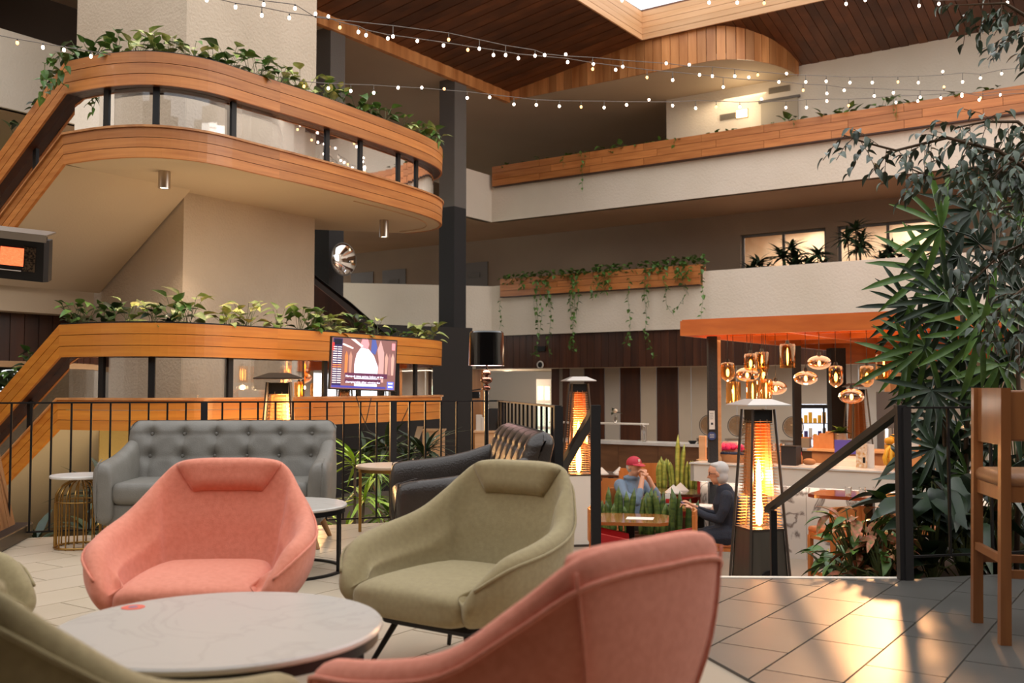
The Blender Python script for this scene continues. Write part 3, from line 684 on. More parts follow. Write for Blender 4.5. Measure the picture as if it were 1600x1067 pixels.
# ---- tufted two seat sofas
def sofa(col, label, loc, rz, legm):
    t = thing('tufted_sofa', label, 'sofa', loc, rz); Wd = 1.62
    xs = [-.6 + .24 * i for i in range(6)]; zs = [.60, .76]
    def dip(x, z):
        d = 0
        for bx in xs:
            d += .012 * math.exp(-((x - bx) / .012) ** 2) * (1 if z > .45 else 0)
            for bz in zs: d += .05 * math.exp(-(((x - bx) ** 2 + (z - bz) ** 2) / .045 ** 2))
        for bz in zs: d += .006 * math.exp(-((z - bz) / .01) ** 2)
        return d
    m = MB(); NX, NZ = 90, 30
    hw = Wd / 2 - .03
    def backf(i, j, front):
        s = i / NX * 2 - 1; q = j / NZ; z = .36 + .50 * q
        x = s * hw * (1 - .02 * (q < .2)); rx = max(0, (abs(s) - .9) / .1); rz_ = max(0, (q - .82) / .18)
        round_ = 1 - math.sqrt(max(0, 1 - min(1, rx * rx + rz_ * rz_)))
        tilt = .16 * q
        z -= .05 * (rx ** 2) * (q > .5) * rz_
        if front: y = .16 + tilt + .085 * round_ + dip(x, z)
        else: y = .36 + tilt * .75 - .085 * round_
        return V((x, y, z))
    fr = [[backf(i, j, True) for j in range(NZ + 1)] for i in range(NX + 1)]; bk = [[backf(i, j, False) for j in range(NZ + 1)] for i in range(NX + 1)]
    m.loft([[*fr[i], *reversed(bk[i])] for i in range(NX + 1)]); obj('backrest', m, col, t, smooth=60)
    bme = MB(); bme.ell((0, 0, 0), (.014, .008, .014), 8, 6); bme = bme.mesh('button', col, True)
    for bx in xs:
        for bz in zs: inst('button', bme, t, M4.Translation(V((bx, .16 + .16 * (bz - .36) / .5 + .052, bz))))
    m = MB(); m.rbox((0, -.10, .385), (Wd - .26, .62, .15), .055, 4); obj('seat_cushion', m, col, t, smooth=True)
    m = MB(); m.rbox((0, .0, .245), (Wd - .1, .74, .15), .03, 3); obj('base', m, col, t, smooth=True)
    for sx in (-1, 1):
        m = MB(); secs = []
        for y, zt, xo, th in ((.42, .76, .0, .12), (.30, .73, .0, .14), (.12, .66, .01, .145), (-.1, .62, .015, .15), (-.3, .605, .02, .155), (-.39, .59, .02, .145), (-.42, .56, .015, .11)):
            ring = []; cx0 = sx * (Wd / 2 - .085)
            for j in range(16):
                a = 2 * math.pi * j / 16; c_, s_ = math.cos(a), math.sin(a)
                zz = (.18 + zt) / 2 + (zt - .18) / 2 * math.copysign(abs(s_) ** .55, s_)
                x = cx0 + th / 2 * math.copysign(abs(c_) ** .6, c_) + sx * xo * max(0, (zz - .18) / .4) ** 1.5
                ring.append(V((x, y, zz)))
            secs.append(ring)
        m.loft(secs); obj('armrest', m, col, t, smooth=True, mods=subsurf(1))
        sm = MB(); sm.tube([V((sx * (Wd / 2 - .04), y, z)) for y, z in ((-.412, .2), (-.424, .4), (-.40, .585), (-.30, .612))], .004, 5); obj('seam', sm, col, t)
    for sx in (-1, 1):
        for sy in (-1, 1):
            m = MB(); m.cyl((sx * .66, sy * .28, .19), (sx * .74, sy * .36, 0), .03, .016, 10); obj('leg', m, legm, t, smooth=40)
    return t
gs = sofa(greyfab, 'grey button-tufted two seat sofa standing before the railing', (-2.06, 7.12, 0), R(3), oak)
gs.matrix_basis = gs.matrix_basis @ M4.Diagonal((.975, .88, 1, 1))
sofa(darkl, 'dark brown leather tufted sofa seen side-on behind the olive chair', (-.32, 6.2, 0), R(-82), oak)
# ---- round marble tables
def disc(r, z0, z1, n=64, ch=.006):
    m = MB(); m.lathe([(0, z0), (r - ch, z0), (r, z0 + ch), (r, z1 - ch), (r - ch, z1), (0, z1)], n); return m
def round_table(label, loc, r, h, legs=3, tm=tablemarble, a0=0):
    t = thing('coffee_table', label, 'table', loc, 0)
    obj('tabletop', disc(r, h - .02, h), tm, t, smooth=30)
    m = MB(); m.lathe([(r - .03, h - .05), (r - .012, h - .05), (r - .012, h - .02), (r - .03, h - .02), (r - .03, h - .05)], 48); obj('apron', m, black, t, smooth=30)
    m = MB(); m.lathe([(r - .035, 0), (r - .012, 0), (r - .012, .014), (r - .035, .014), (r - .035, 0)], 48); obj('foot_ring', m, black, t, smooth=30)
    for k in range(legs):
        a = a0 + 2 * math.pi * k / legs; m = MB(); m.box(((r - .022) * math.cos(a), (r - .022) * math.sin(a), h / 2 - .012), (.018, .03, h - .03), a); obj('leg', m, black, t)
    return t
round_table('large round white marble coffee table between the four lounge chairs', (-.815, 2.82, 0), .45, .44, 4, a0=R(35))
st = MB(); st.lathe([(0, 0), (.034, 0), (.034, .0015), (0, .0015)], 24)
stk = thing('sticker', 'round orange-red sticker on the near marble table top', 'sticker', tuple(G(208, 949, .44)) , 0)
stm = mat('sticker_red', (226, 104, 84), .5); stb = mat('sticker_blue', (150, 120, 140), .5)
obj('disc', st, stm, stk); st = MB(); st.lathe([(0, .0015), (.014, .0015), (.014, .0022), (0, .0022)], 12); obj('emblem', st, stb, stk, label='greyish emblem in the middle')
round_table('smaller round marble coffee table in front of the grey sofa', (-1.4, 6.05, 0), .40, .40, 4, a0=R(-12))
# brass cage side table
t = thing('side_table', 'small marble side table on an arched brass wire cage', 'table', (-2.99, 6.95, 0), 0)
obj('tabletop', disc(.205, .478, .50, 40), marble, t, smooth=30)
wm = MB(); rr = .165
wm.tube([V((rr, 0, .0))] + [V((rr, 0, z)) for z in (.1, .3)] + [V((rr - .16 * (1 - math.cos(a)), 0, .33 + .14 * math.sin(a))) for a in [math.pi / 2 * k / 6 for k in range(1, 7)]], .0055, 6)
wm = wm.mesh('wire', brass, True)
for k in range(18): inst('wire', wm, t, M4.Rotation(2 * math.pi * k / 18, 4, 'Z'))
m = MB(); m.tube([V((rr * math.cos(a), rr * math.sin(a), .01)) for a in [2 * math.pi * k / 40 for k in range(40)]], .008, 6, closed=True); obj('base_ring', m, brass, t, smooth=True)
m = MB(); m.tube([V((rr * math.cos(a), rr * math.sin(a), .32)) for a in [2 * math.pi * k / 40 for k in range(40)]], .004, 6, closed=True); obj('mid_ring', m, brass, t, smooth=True)
# brass legged round side table between the sofas
t = thing('side_table', 'pale round side table with slim brass legs between the two sofas', 'table', (-.93, 7.7, 0), 0)
tt = mat('pale_stone', (206, 178, 150), .35); obj('tabletop', disc(.27, .485, .51, 40), tt, t, smooth=30)
for k in range(3):
    a = R(185) + 2 * math.pi * k / 3; m = MB(); m.box((.235 * math.cos(a), .235 * math.sin(a), .243), (.022, .022, .485), a); obj('leg', m, brass, t)
m = MB(); m.lathe([(.2, .46), (.25, .46), (.25, .485), (.2, .485), (.2, .46)], 32); obj('apron', m, brass, t, smooth=30)
# ---- floor lamp
t = thing('floor_lamp', 'tall floor lamp with glossy black drum shade and stacked copper balls', 'lamp', tuple(G(760, 824, 0)), 0)
lz = lambda y: P(760, y, 7.83).z
shm = mat('black_lacquer', (14, 13, 13), .1, coat=1); inn = mat('shade_lining', (240, 215, 215), .6, emit=(255, 225, 215), es=2.2); cop = mat('dark_copper', (150, 108, 92), .12, metal=1)
zt, zb_ = lz(517), lz(571); m = MB(); m.lathe([(.137, zb_), (.143, zb_), (.137, zt - .012), (.128, zt), (.06, zt + .004)], 40); obj('lamp_shade', m, shm, t, smooth=30)
m = MB(); m.lathe([(.135, zb_ + .002), (.13, zt - .02), (.0, zt - .02)], 40); obj('shade_lining', m, inn, t, smooth=30)
prof = []
for c_, r_ in ((lz(583), .036), (lz(593), .048), (lz(606), .034)):
    for k in range(9): a = -math.pi / 2 + math.pi * k / 8; prof.append((max(.012, r_ * math.cos(a)), c_ + r_ * .72 * math.sin(a)))
prof.sort(key=lambda p: p[1]); m = MB(); m.lathe(sorted(prof, key=lambda p: p[1]), 24); obj('ball_stem', m, cop, t, smooth=True)
m = MB(); m.cyl((0, 0, .02), (0, 0, lz(606)), .017, .017, 12); m.cyl((0, 0, lz(583)), (0, 0, zb_ + .1), .01, .01, 8); obj('pole', m, shm, t, smooth=30)
m = MB(); m.lathe([(0, 0), (.14, 0), (.14, .012), (.03, .03), (0, .03)], 32); obj('base', m, shm, t, smooth=30)
light('POINT', 'floor_lamp_bulb', (t.location.x, t.location.y, zb_ + .1), 5, (1, .8, .75), .03)
# ---- railings
def rail_run(a, b, n, label, posts=(), z0=.05, top=.99, skip=None, flat=.012):
    t = thing('railing', label, 'railing', tuple(a), 0); d = (b - a); L_ = d.length; u = d.normalized(); ang = math.atan2(u.y, u.x)
    m = MB(); m.box((a.x + d.x / 2, a.y + d.y / 2, top), (L_, .04, flat), ang); obj('top_rail', m, black, t, world=True)
    m = MB(); m.box((a.x + d.x / 2, a.y + d.y / 2, z0), (L_, .02, .012), ang); obj('bottom_rail', m, black, t, world=True)
    bm_ = MB(); bm_.box((0, 0, (z0 + top) / 2), (.014, .014, top - z0), ang); me = bm_.mesh('baluster', black)
    pm = MB(); pm.box((0, 0, top / 2), (.05, .05, top), ang); pme = pm.mesh('post', blackp)
    for k in range(n + 1):
        p = a + d * (k / n)
        if k in posts: inst('post', pme, t, M4.Translation(p), world=True)
        else: inst('baluster', me, t, M4.Translation(p), world=True)
    return t
ra = RA0 - V((.03, .06, 0)) * 0 + V((.02, -.06, 0)); rb = RA1 + V((0, -.06, 0))
# baluster pitch fixed so that one stands at px 26
La = (rb - ra).length
npost = round(La / .134)
px_of = lambda k: 800 + F * (ra + (rb - ra) * (k / npost)).x / (ra + (rb - ra) * (k / npost)).y
near = lambda px: min(range(npost + 1), key=lambda k: abs(px_of(k) - px))
rail_run(ra, rb, npost, 'long black railing with thin balusters along the terrace edge behind the sofas', posts=(0, near(328), near(619), npost))
rail_run(RA1 + V((-.03, -.08, 0)), RB1 + V((-.03, 0, 0)), 14, 'short black railing running toward the stair head beside the leather sofa', posts=(14,))
rail_run(RG + V((0, -.03, 0)), RC + V((0, -.04, 0)), 12, 'black railing to the right of the stair head, in front of the plants', posts=(0, 12), z0=.13, top=.985)
for s_, p0, lab in ((0, V((.485, 5.8, 0)), 'stair handrail beside the leather sofa'), (1, RG + V((-.02, -.02, 0)), 'stair handrail descending past the nearest patio heater')):
    t = thing('handrail', 'sloping black ' + lab, 'handrail', tuple(p0), 0)
    e = p0 + V((-.27, 1.82, 0)); sk = 0
    m = MB(); m.box((p0.x, p0.y, .5), (.055, .055, 1.0), 0); obj('top_post', m, blackp, t, world=True)
    m = MB(); m.box((e.x, e.y, -.49), (.045, .045, 1.32), 0); obj('bottom_post', m, blackp, t, world=True)
    d = (e - p0).normalized(); n = V((d.y, -d.x, 0)) * .028
    a_, b_ = p0 - d * .02, e + d * .1
    m = MB(); m.hexa([a_ - n + V((0, 0, .955)), b_ - n + V((0, 0, .145)), b_ + n + V((0, 0, .145)), a_ + n + V((0, 0, .955)), a_ - n + V((0, 0, 1.0)), b_ - n + V((0, 0, .19)), b_ + n + V((0, 0, .19)), a_ + n + V((0, 0, 1.0))]); obj('rail', m, blackp, t, world=True)
# ---- bar stools (right edge)
stw = mat('stool_timber', (120, 70, 34), .4, c2=(142, 88, 46), scale=(14, 14, 1.5), coat=.1)
tan = mat('tan_leather', (150, 104, 66), .4, c2=(140, 94, 58), scale=(8, 8, 8), bump=.1, bscale=80)
def tall_stool(label, loc, rz, h=.78, w_=.42, bt=1.13, m_=None, ms=None, group=None):
    m_ = m_ or stw; ms = ms or tan
    t = thing('bar_stool', label, 'stool', loc, rz, group); x = w_ / 2 - .022; fb = h - .1
    for sx in (-1, 1):
        m = MB(); m.hexa([V((sx * x - .022, .17, 0)), V((sx * x + .022, .17, 0)), V((sx * x + .022, .215, 0)), V((sx * x - .022, .215, 0)), V((sx * x - .022, .15, bt)), V((sx * x + .022, .15, bt)), V((sx * x + .022, .19, bt)), V((sx * x - .022, .19, bt))]); obj('leg', m, m_, t, label='rear leg that runs up into the back')
        m = MB(); m.hexa([V((sx * x - .017, -.215, 0)), V((sx * x + .017, -.215, 0)), V((sx * x + .017, -.18, 0)), V((sx * x - .017, -.18, 0)), V((sx * x - .022, -.21, fb)), V((sx * x + .022, -.21, fb)), V((sx * x + .022, -.165, fb)), V((sx * x - .022, -.165, fb))]); obj('leg', m, m_, t)
        m = MB(); m.box((sx * x, 0, .30), (.022, .36, .035)); obj('stretcher', m, m_, t)
        m = MB(); m.box((sx * x, 0, fb - .0), (.03, .4, .065)); obj('seat_rail', m, m_, t)
    m = MB(); m.box((0, -.19, .22), (w_ - .06, .022, .035)); obj('foot_rest', m, m_, t)
    m = MB(); m.box((0, .19, .36), (w_ - .06, .022, .035)); obj('stretcher', m, m_, t)
    m = MB(); m.box((0, -.0, fb), (w_ - .06, .37, .06)); obj('seat_frame', m, m_, t)
    m = MB(); m.rbox((0, -.02, fb + .055), (w_ - .02, .42, .07), .03, 3); obj('seat', m, ms, t, smooth=True)
    m = MB(); m.loft([[V((-x + .0, .158 - .0, bt - .25)), V((x, .158, bt - .25)), V((x, .178, bt - .25)), V((-x, .178, bt - .25))], [V((-x, .15, bt)), V((x, .15, bt)), V((x, .172, bt)), V((-x, .172, bt))]]); obj('backrest', m, m_, t)
    return t
s1 = tall_stool('wooden bar stool with tan seat, its back nearest us at the right edge', (2.34, 4.5, 0), R(80), .74, .46, 1.10)
for x in (-.2,): m = MB(); m.rbox((x, .0, .98), (.03, .34, .22), .008); obj('side_panel', m, stw, s1)
dup(s1, (3.1, 5.25, 0), R(95), 'second wooden bar stool half hidden beyond the first one at the right edge')
# ---- timber pylon and wall heater
t = thing('heater_pylon', 'tapered timber pylon on a black plinth at the left edge', 'pylon', (-3.93, 6.95, 0), R(12))
hb = .36; pylw = mat('pylon_timber', (112, 66, 32), .5, c2=(134, 82, 42), scale=(6, 6, .8), rand=.12)
m = MB(); m.rbox((0, 0, .05), (.92, .92, .1), .01); obj('plinth', m, black, t)
for k in range(4):
    rt = M4.Rotation(math.pi / 2 * k, 3, 'Z')
    for j in range(4):
        f0, f1 = -1 + j * .5 + .01, -.5 + j * .5 - .01; H = 1.85; b0, b1 = hb, .055
        vs = [V((f0 * b0, -b0, .1)), V((f1 * b0, -b0, .1)), V((f1 * b0, -b0 + .03, .1)), V((f0 * b0, -b0 + .03, .1)), V((f0 * b1, -b1, H)), V((f1 * b1, -b1, H)), V((f1 * b1, -b1 + .03, H)), V((f0 * b1, -b1 + .03, H))]
        m = MB(); m.hexa([rt @ p for p in vs]); obj('board', m, pylw, t)
m = MB(); m.cyl((0, 0, 1.8), (0, 0, 2.08), .03); obj('mast', m, black, t)
glow = mat('ceramic_glow', (255, 90, 40), .6); nt = glow.node_tree; N = nt.nodes; L = nt.links
br = N.new('ShaderNodeTexBrick'); br.inputs['Scale'].default_value = 60; br.inputs['Color1'].default_value = rgb(255, 120, 70); br.inputs['Color2'].default_value = rgb(255, 150, 95); br.inputs['Mortar'].default_value = rgb(190, 30, 10)
tc = N.new('ShaderNodeTexCoord'); mp = N.new('ShaderNodeMapping'); mp.inputs['Rotation'].default_value = (math.pi / 2, 0, 0); L.new(tc.outputs['Object'], mp.inputs[0]); L.new(mp.outputs[0], br.inputs['Vector'])
L.new(br.outputs[0], N['Principled BSDF'].inputs['Emission Color']); N['Principled BSDF'].inputs['Emission Strength'].default_value = 1.3
hh = thing('radiant_heater', 'black radiant gas heater with glowing orange ceramic tiles on the pylon', 'heater', tuple(P(8, 398, 6.86)), 0)
hh.matrix_basis = M4.Translation(P(8, 398, 6.86)) @ M4.Rotation(R(5), 4, 'Y') @ M4.Rotation(R(14), 4, 'Z') @ M4.Rotation(R(12), 4, 'X')
m = MB(); m.loft([[V((x, y, -.16)), V((x * .97, y, .13)), V((x * .97, .11, .13)), V((x, .11, -.16))] for x, y in ((-.62, -.02), (-.60, -.04), (.26, -.04), (.285, .0))]); obj('housing', m, black, hh)
m = MB(); m.box((-.16, -.09, .185), (.93, .3, .012)); m.box((-.16, -.235, .165), (.93, .012, .05)); obj('hood', m, chrome, hh)
m = MB(); m.box((-.17, -.0, .15), (.84, .14, .06)); obj('bracket', m, black, hh)
for k in range(4): m = MB(); m.box((.075 - k * .17 - .02, -.045, .0), (.15, .012, .125)); obj('ceramic_tile', m, glow, hh)
pfm = mat('perforated_steel', (96, 78, 60), .5, metal=.6, c2=(30, 24, 20), scale=(90, 90, 90), detail=0)
m = MB(); m.box((.165, -.045, -.01), (.08, .01, .17)); obj('perforated_panel', m, pfm, hh)
m = MB(); m.tube([(-.6, -.055, -.095), (.12, -.055, -.095)], .004, 6); obj('burner_wire', m, chrome, hh)
# ================================================================ HEATERS
tubeg = thin_glass('heater_glass', (255, 232, 200), .1)
flame = mat('flame', (255, 200, 110), .5, emit=(255, 196, 120), es=34)
flamed = mat('flame_dim', (255, 150, 70), .5, emit=(255, 150, 80), es=3)
steelb = mat('heater_base_steel', (92, 88, 80), .38, metal=.7, c2=(104, 98, 88), scale=(8, 8, 1))
capm = mat('reflector_steel', (212, 204, 196), .35, metal=.6)
refl = mat('copper_reflector', (226, 172, 120), .4, metal=.5)
flame_w = mat('guard_wire_flamelit', (214, 176, 136), .35, metal=.8)  # coppery tint stands for flame light on the wires
frm = mat('heater_frame', (92, 84, 78), .35, metal=.8)
def heater(label, x, y, z0, H, capw, rz, basem=None, lit=True, glowp=60, bw=.26, base_h=.82, capm_=None):
    t = thing('patio_heater', label, 'patio heater', (x, y, z0), rz, 'pyramid patio heaters')
    basem = basem or steelb; tw = .105; zt = H - .1; zb_ = base_h
    wz = lambda z: bw + (tw - bw) * z / zt
    for k in range(4):
        rt = M4.Rotation(math.pi / 2 * k, 3, 'Z')
        m = MB(); w0, w1 = wz(.03), wz(zb_); m.hexa([rt @ V(p) for p in ((-w0, -w0, .03), (w0, -w0, .03), (w0, -w0 + .02, .03), (-w0, -w0 + .02, .03), (-w1, -w1, zb_), (w1, -w1, zb_), (w1, -w1 + .02, zb_), (-w1, -w1 + .02, zb_))]); obj('base_panel', m, basem, t)
        m = MB(); a, b = rt @ V((-wz(0) - .012, -wz(0) - .012, 0)), rt @ V((-tw - .01, -tw - .01, zt)); m.tube([a, b], .016, 4); obj('corner_post', m, frm, t)
        # wire guard of this side
        m = MB(); n = 36
        for i in range(n):
            z = zb_ + .03 + (zt - .12 - zb_) * i / n; w_ = wz(z) - .008; m.tube([rt @ V((-w_, -w_, z)), rt @ V((w_, -w_, z))], .0036, 3, cap=False)
        for s_ in (-.33, .33): m.tube([rt @ V((wz(zb_) * s_, -wz(zb_), zb_)), rt @ V((wz(zt - .1) * s_, -wz(zt - .1), zt - .1))], .003, 3)
        obj('wire_guard', m, flame_w, t, kind='stuff')
    m = MB(); m.box((0, 0, zb_), (2 * wz(zb_) + .01, 2 * wz(zb_) + .01, .02)); obj('burner_deck', m, frm, t)
    m = MB(); m.box((0, 0, .015), (2 * bw + .04, 2 * bw + .04, .03)); obj('foot', m, frm, t)
    if basem is steelb:
        m = MB(); m.tube([V((.095 * math.cos(a), -wz(.34) - .001, .34 + .095 * math.sin(a))) for a in [2 * math.pi * k / 24 for k in range(24)]], .008, 5, closed=True); obj('vent_ring', m, black, t)
        m = MB(); m.cyl((0, -wz(.34) - .004, .34), (0, -wz(.34) + .02, .34), .092, .092, 24); obj('vent_hole', m, black, t)
    if lit:
        m = MB(); m.lathe([(.062, zb_ + .01), (.062, zt - .12)], 24); obj('glass_tube', m, tubeg, t, smooth=True)
        m = MB(); L_ = (zt - .2 - zb_) * .72; m.lathe([(.0, zb_ + .02), (.03, zb_ + .06 * L_), (.038, zb_ + .25 * L_), (.024, zb_ + .45 * L_), (.026, zb_ + .6 * L_), (.014, zb_ + .8 * L_), (.022, zb_ + .86 * L_), (0, zb_ + .97 * L_)], 14); obj('flame', m, flame, t, smooth=True)
        light('POINT', 'heater_flame_lamp', (x, y, z0 + zb_ + .5), glowp, (1, .64, .34), .08)
    m = MB(); m.box((0, 0, zt - .07), (.2, .2, .13)); obj('head', m, black, t)
    for k in range(4):
        m = MB(); rt = M4.Rotation(math.pi / 2 * k, 3, 'Z'); w0, w1 = wz(zt * .7) - .02, tw - .012
        m.hexa([rt @ V(p) for p in ((-w0, w0 * .8, zt - .85), (w0, w0 * .8, zt - .85), (w0, w0 * .8 + .004, zt - .85), (-w0, w0 * .8 + .004, zt - .85), (-w1, w1 * .8, zt - .13), (w1, w1 * .8, zt - .13), (w1, w1 * .8 + .004, zt - .13), (-w1, w1 * .8 + .004, zt - .13))])
        if k in (0, 1, 3): obj('reflector_panel', m, refl, t)
    c = capw / 2; m = MB()
    pts = [V((-c, -c, H - .055)), V((c, -c, H - .055)), V((c, c, H - .055)), V((-c, c, H - .055))]; top = [V((-.1, -.1, H)), V((.1, -.1, H)), V((.1, .1, H)), V((-.1, .1, H))]
    m.add(pts + top + [p - V((0, 0, .012)) for p in pts], [(4, 5, 6, 7), (0, 1, 5, 4), (1, 2, 6, 5), (2, 3, 7, 6), (3, 0, 4, 7), (8, 9, 1, 0), (9, 10, 2, 1), (10, 11, 3, 2), (11, 8, 0, 3), (11, 10, 9, 8)]); obj('cap', m, capm_ or capm, t)
    return t
c1 = P(1185, 700, 9.9); heater('patio heater with a tall bright flame and grey base, at the foot of the stairs', c1.x, c1.y, LOW, 2.09, .47, R(14), glowp=45, bw=.22)
c2 = P(904, 700, 14.2); heater('patio heater with pale base seen past the handrail beside the leather sofa', c2.x, c2.y, LOW, 2.36, .43, R(8), basem=whitep, glowp=35, base_h=.98)
c3 = P(435, 700, 10.6); heater('unlit patio heater in front of the lower stair landing, above the grey sofa', c3.x, c3.y, LOW, 2.36, .5, R(10), lit=False, basem=steelb, capm_=frm)
c4 = P(1340, 700, 17.2); heater('distant patio heater standing among the bar columns', c4.x, c4.y, LOW, 2.28, .36, R(8), lit=False)
# ================================================================ BAR
B0 = V((2.45, 13.58, 0)); bn = e2; bd = m1
def bp(a, b, z=0): p = B0 + bd * a + bn * b; return V((p.x, p.y, z))
t = thing('bar_counter', 'long white marble bar counter lit by a strip under its top', 'counter', tuple(bp(2.5, .4, LOW)), 0)
BL = 7.5
for k in range(5):
    m = MB(); a0, a1 = k * BL / 5 + .003, (k + 1) * BL / 5 - .003; m.wall(bp(a0, .16), bp(a1, .16), LOW, -.16, .04, 1); obj('front_panel', m, veined, t, world=True)
m = MB(); m.wall(bp(0, .15), bp(0, .75), LOW, -.16, .04, -1); obj('end_panel', m, mat('red_lacquer', (150, 24, 20), .4), t, world=True, label='red end panel')
m = MB(); m.wall(bp(-.03, 0), bp(BL, 0), -.16, .07, .1, 1); m.wall(bp(-.03, 0), bp(-.03, .8), -.16, .07, .05, -1); obj('fascia', m, whitep, t, world=True)
m = MB(); m.prism([q2(bp(-.04, -.02)), q2(bp(BL, -.02)), q2(bp(BL, .85)), q2(bp(-.04, .85))], .07, .09); obj('worktop', m, marble, t, world=True)
led = mat('led_strip', (255, 245, 235), .5, emit=(255, 240, 225), es=5)
m = MB(); m.wall(bp(0.05, .11), bp(BL, .11), -.172, -.162, .03, 1); obj('light_strip', m, led, t, world=True)
light('AREA', 'strip_glow', bp(3.3, .10, -.18), 7, (1, .95, .88), sx=6.5, sy=.06, rot=(0, 0, R(-34.5)))
# canopy
cn = thing('bar_canopy', 'orange timber canopy over the bar on slim dark posts', 'canopy', tuple(bp(0, 0, 1.8)), 0)
zc0, zc1 = 1.80, 2.0; cb = -.25
m = MB(); m.wall(bp(-.05, cb), bp(7, cb), zc0, zc1, .06, 1); obj('front_beam', m, orange, cn, world=True)
m = MB(); m.wall(bp(-.05, cb + .06), bp(-.05, 6.5), zc0, zc1, .06, -1); obj('side_beam', m, orange, cn, world=True)
m = MB(); m.wall(bp(-.05, 6.5), bp(7, 6.5), 1.55, zc1, .06, -1); obj('rear_beam', m, orange, cn, world=True)
for k in range(1, 6):
    m = MB(); m.wall(bp(-.05 + k * 1.28, cb + .06), bp(-.05 + k * 1.28, 6.44), zc0 + .03, zc1, .06, -1); obj('cross_beam', m, orange, cn, world=True)
for k in range(1, 4):
    m = MB(); m.wall(bp(.01, cb + k * 1.6), bp(7, cb + k * 1.6), zc0 + .06, zc1, .05, 1); obj('purlin', m, orange, cn, world=True)
for k in range(22):
    m = MB(); b0 = cb + .06 + k * .305; m.prism([q2(bp(-.05, b0)), q2(bp(7, b0)), q2(bp(7, b0 + .297)), q2(bp(-.05, b0 + .297))], zc1, zc1 + .02); obj('ceiling_board', m, orange, cn, world=True)
lamp_d = mat('downlight_face', (255, 240, 220), .5, emit=(255, 225, 190), es=10)
pc_ = []
for px, y, dm, a in ((1113, 13.55, darkcol, 0), (1122.5, 13.62, woodlt, 0), (1245, 16.6, darkcol, 0), (1307, 17.6, darkcol, 0), (1399, 19, woodv, 0)):
    wd = {1113: .12, 1122.5: .06, 1245: .12, 1307: .26, 1399: .3}[px]; c = P(px, 606, y); m = MB(); m.box((c.x, c.y, (LOW + zc0) / 2), (wd, wd, zc0 - LOW), 0); obj('post', m, dm, cn, world=True)
# notice and round badge on the first post
nt_ = mat('paper', (226, 220, 210), .6); ink = mat('ink', (60, 58, 60), .6); blu = mat('badge_blue', (52, 70, 120), .5)
pp_ = P(1112.5, 655, 13.46); t = thing('notice', 'small white notice fixed to the first canopy post', 'notice', tuple(pp_), 0)
m = MB(); m.box((0, 0, -.01), (.075, .006, .25)); obj('sheet', m, nt_, t)
m = MB(); m.box((0, -.004, -.06), (.03, .002, .03)); obj('print_block', m, ink, t)
for k in range(4): m = MB(); m.box((-.006, -.004, .08 - k * .025), (.05 - .01 * (k % 2), .002, .006)); obj('print_line', m, ink, t)
pp_ = P(1112.5, 681, 13.45); t = thing('badge', 'round blue badge under the notice on the canopy post', 'badge', tuple(pp_), 0)
m = MB(); m.cyl((0, 0, 0), (0, .01, 0), .055, .055, 24); obj('disc', m, blu, t)
for k in range(3): m = MB(); m.box((0, -.002, .02 - k * .02), (.06, .002, .006)); obj('print_line', m, nt_, t)
# pendants
amber = thin_glass('amber_glass', (255, 214, 152), .1); smoke = thin_glass('smoked_glass', (236, 200, 170), .2)
fil = mat('filament', (255, 200, 120), .5, emit=(255, 190, 110), es=14)
PEND = [(1137, 581, 'jar', 22, 30, 'amber jar pendant at the far left of the cluster'), (1173, 567, 'jar', 21, 30, 'amber jar pendant partly behind the brighter one next to it'), (1190.5, 563, 'cyl', 22, 27, 'short amber cylinder pendant in the upper left cluster'), (1230.5, 556, 'cyl', 24, 38, 'tall amber cylinder pendant hanging highest, alone near the middle'), (1146, 614, 'cyl', 23, 36, 'amber cylinder pendant low at the left, over the heater cap'), (1176, 611, 'cyl', 20, 36, 'amber cylinder pendant low in the middle, over the heater cap'), (1197, 609, 'cyl', 20, 34, 'amber cylinder pendant low at the right, over the heater cap'), (1193, 585, 'jar', 13, 26, 'narrow amber jar pendant tucked under the short cylinder'), (1306, 588, 'jar', 22, 34, 'amber jar pendant left of the dark column heater'), (1354.5, 588, 'jar', 22, 34, 'amber jar pendant beside the palm leaves'), (1381, 573, 'cyl', 25, 40, 'tall amber cylinder pendant touching the palm leaves'),
        (1167.5, 585, 'oval', 37, 22, 'flattened smoked globe pendant in the left cluster'), (1212, 606, 'oval', 35, 22, 'flattened smoked globe pendant lowest of the left cluster'), (1259, 590.5, 'oval', 37, 22, 'flattened smoked globe pendant in front of the thin dark post'), (1280, 566.5, 'oval', 37, 22, 'flattened smoked globe pendant hanging highest of its kind'), (1330.5, 619, 'oval', 38, 24, 'flattened smoked globe pendant hanging lowest on the right')]
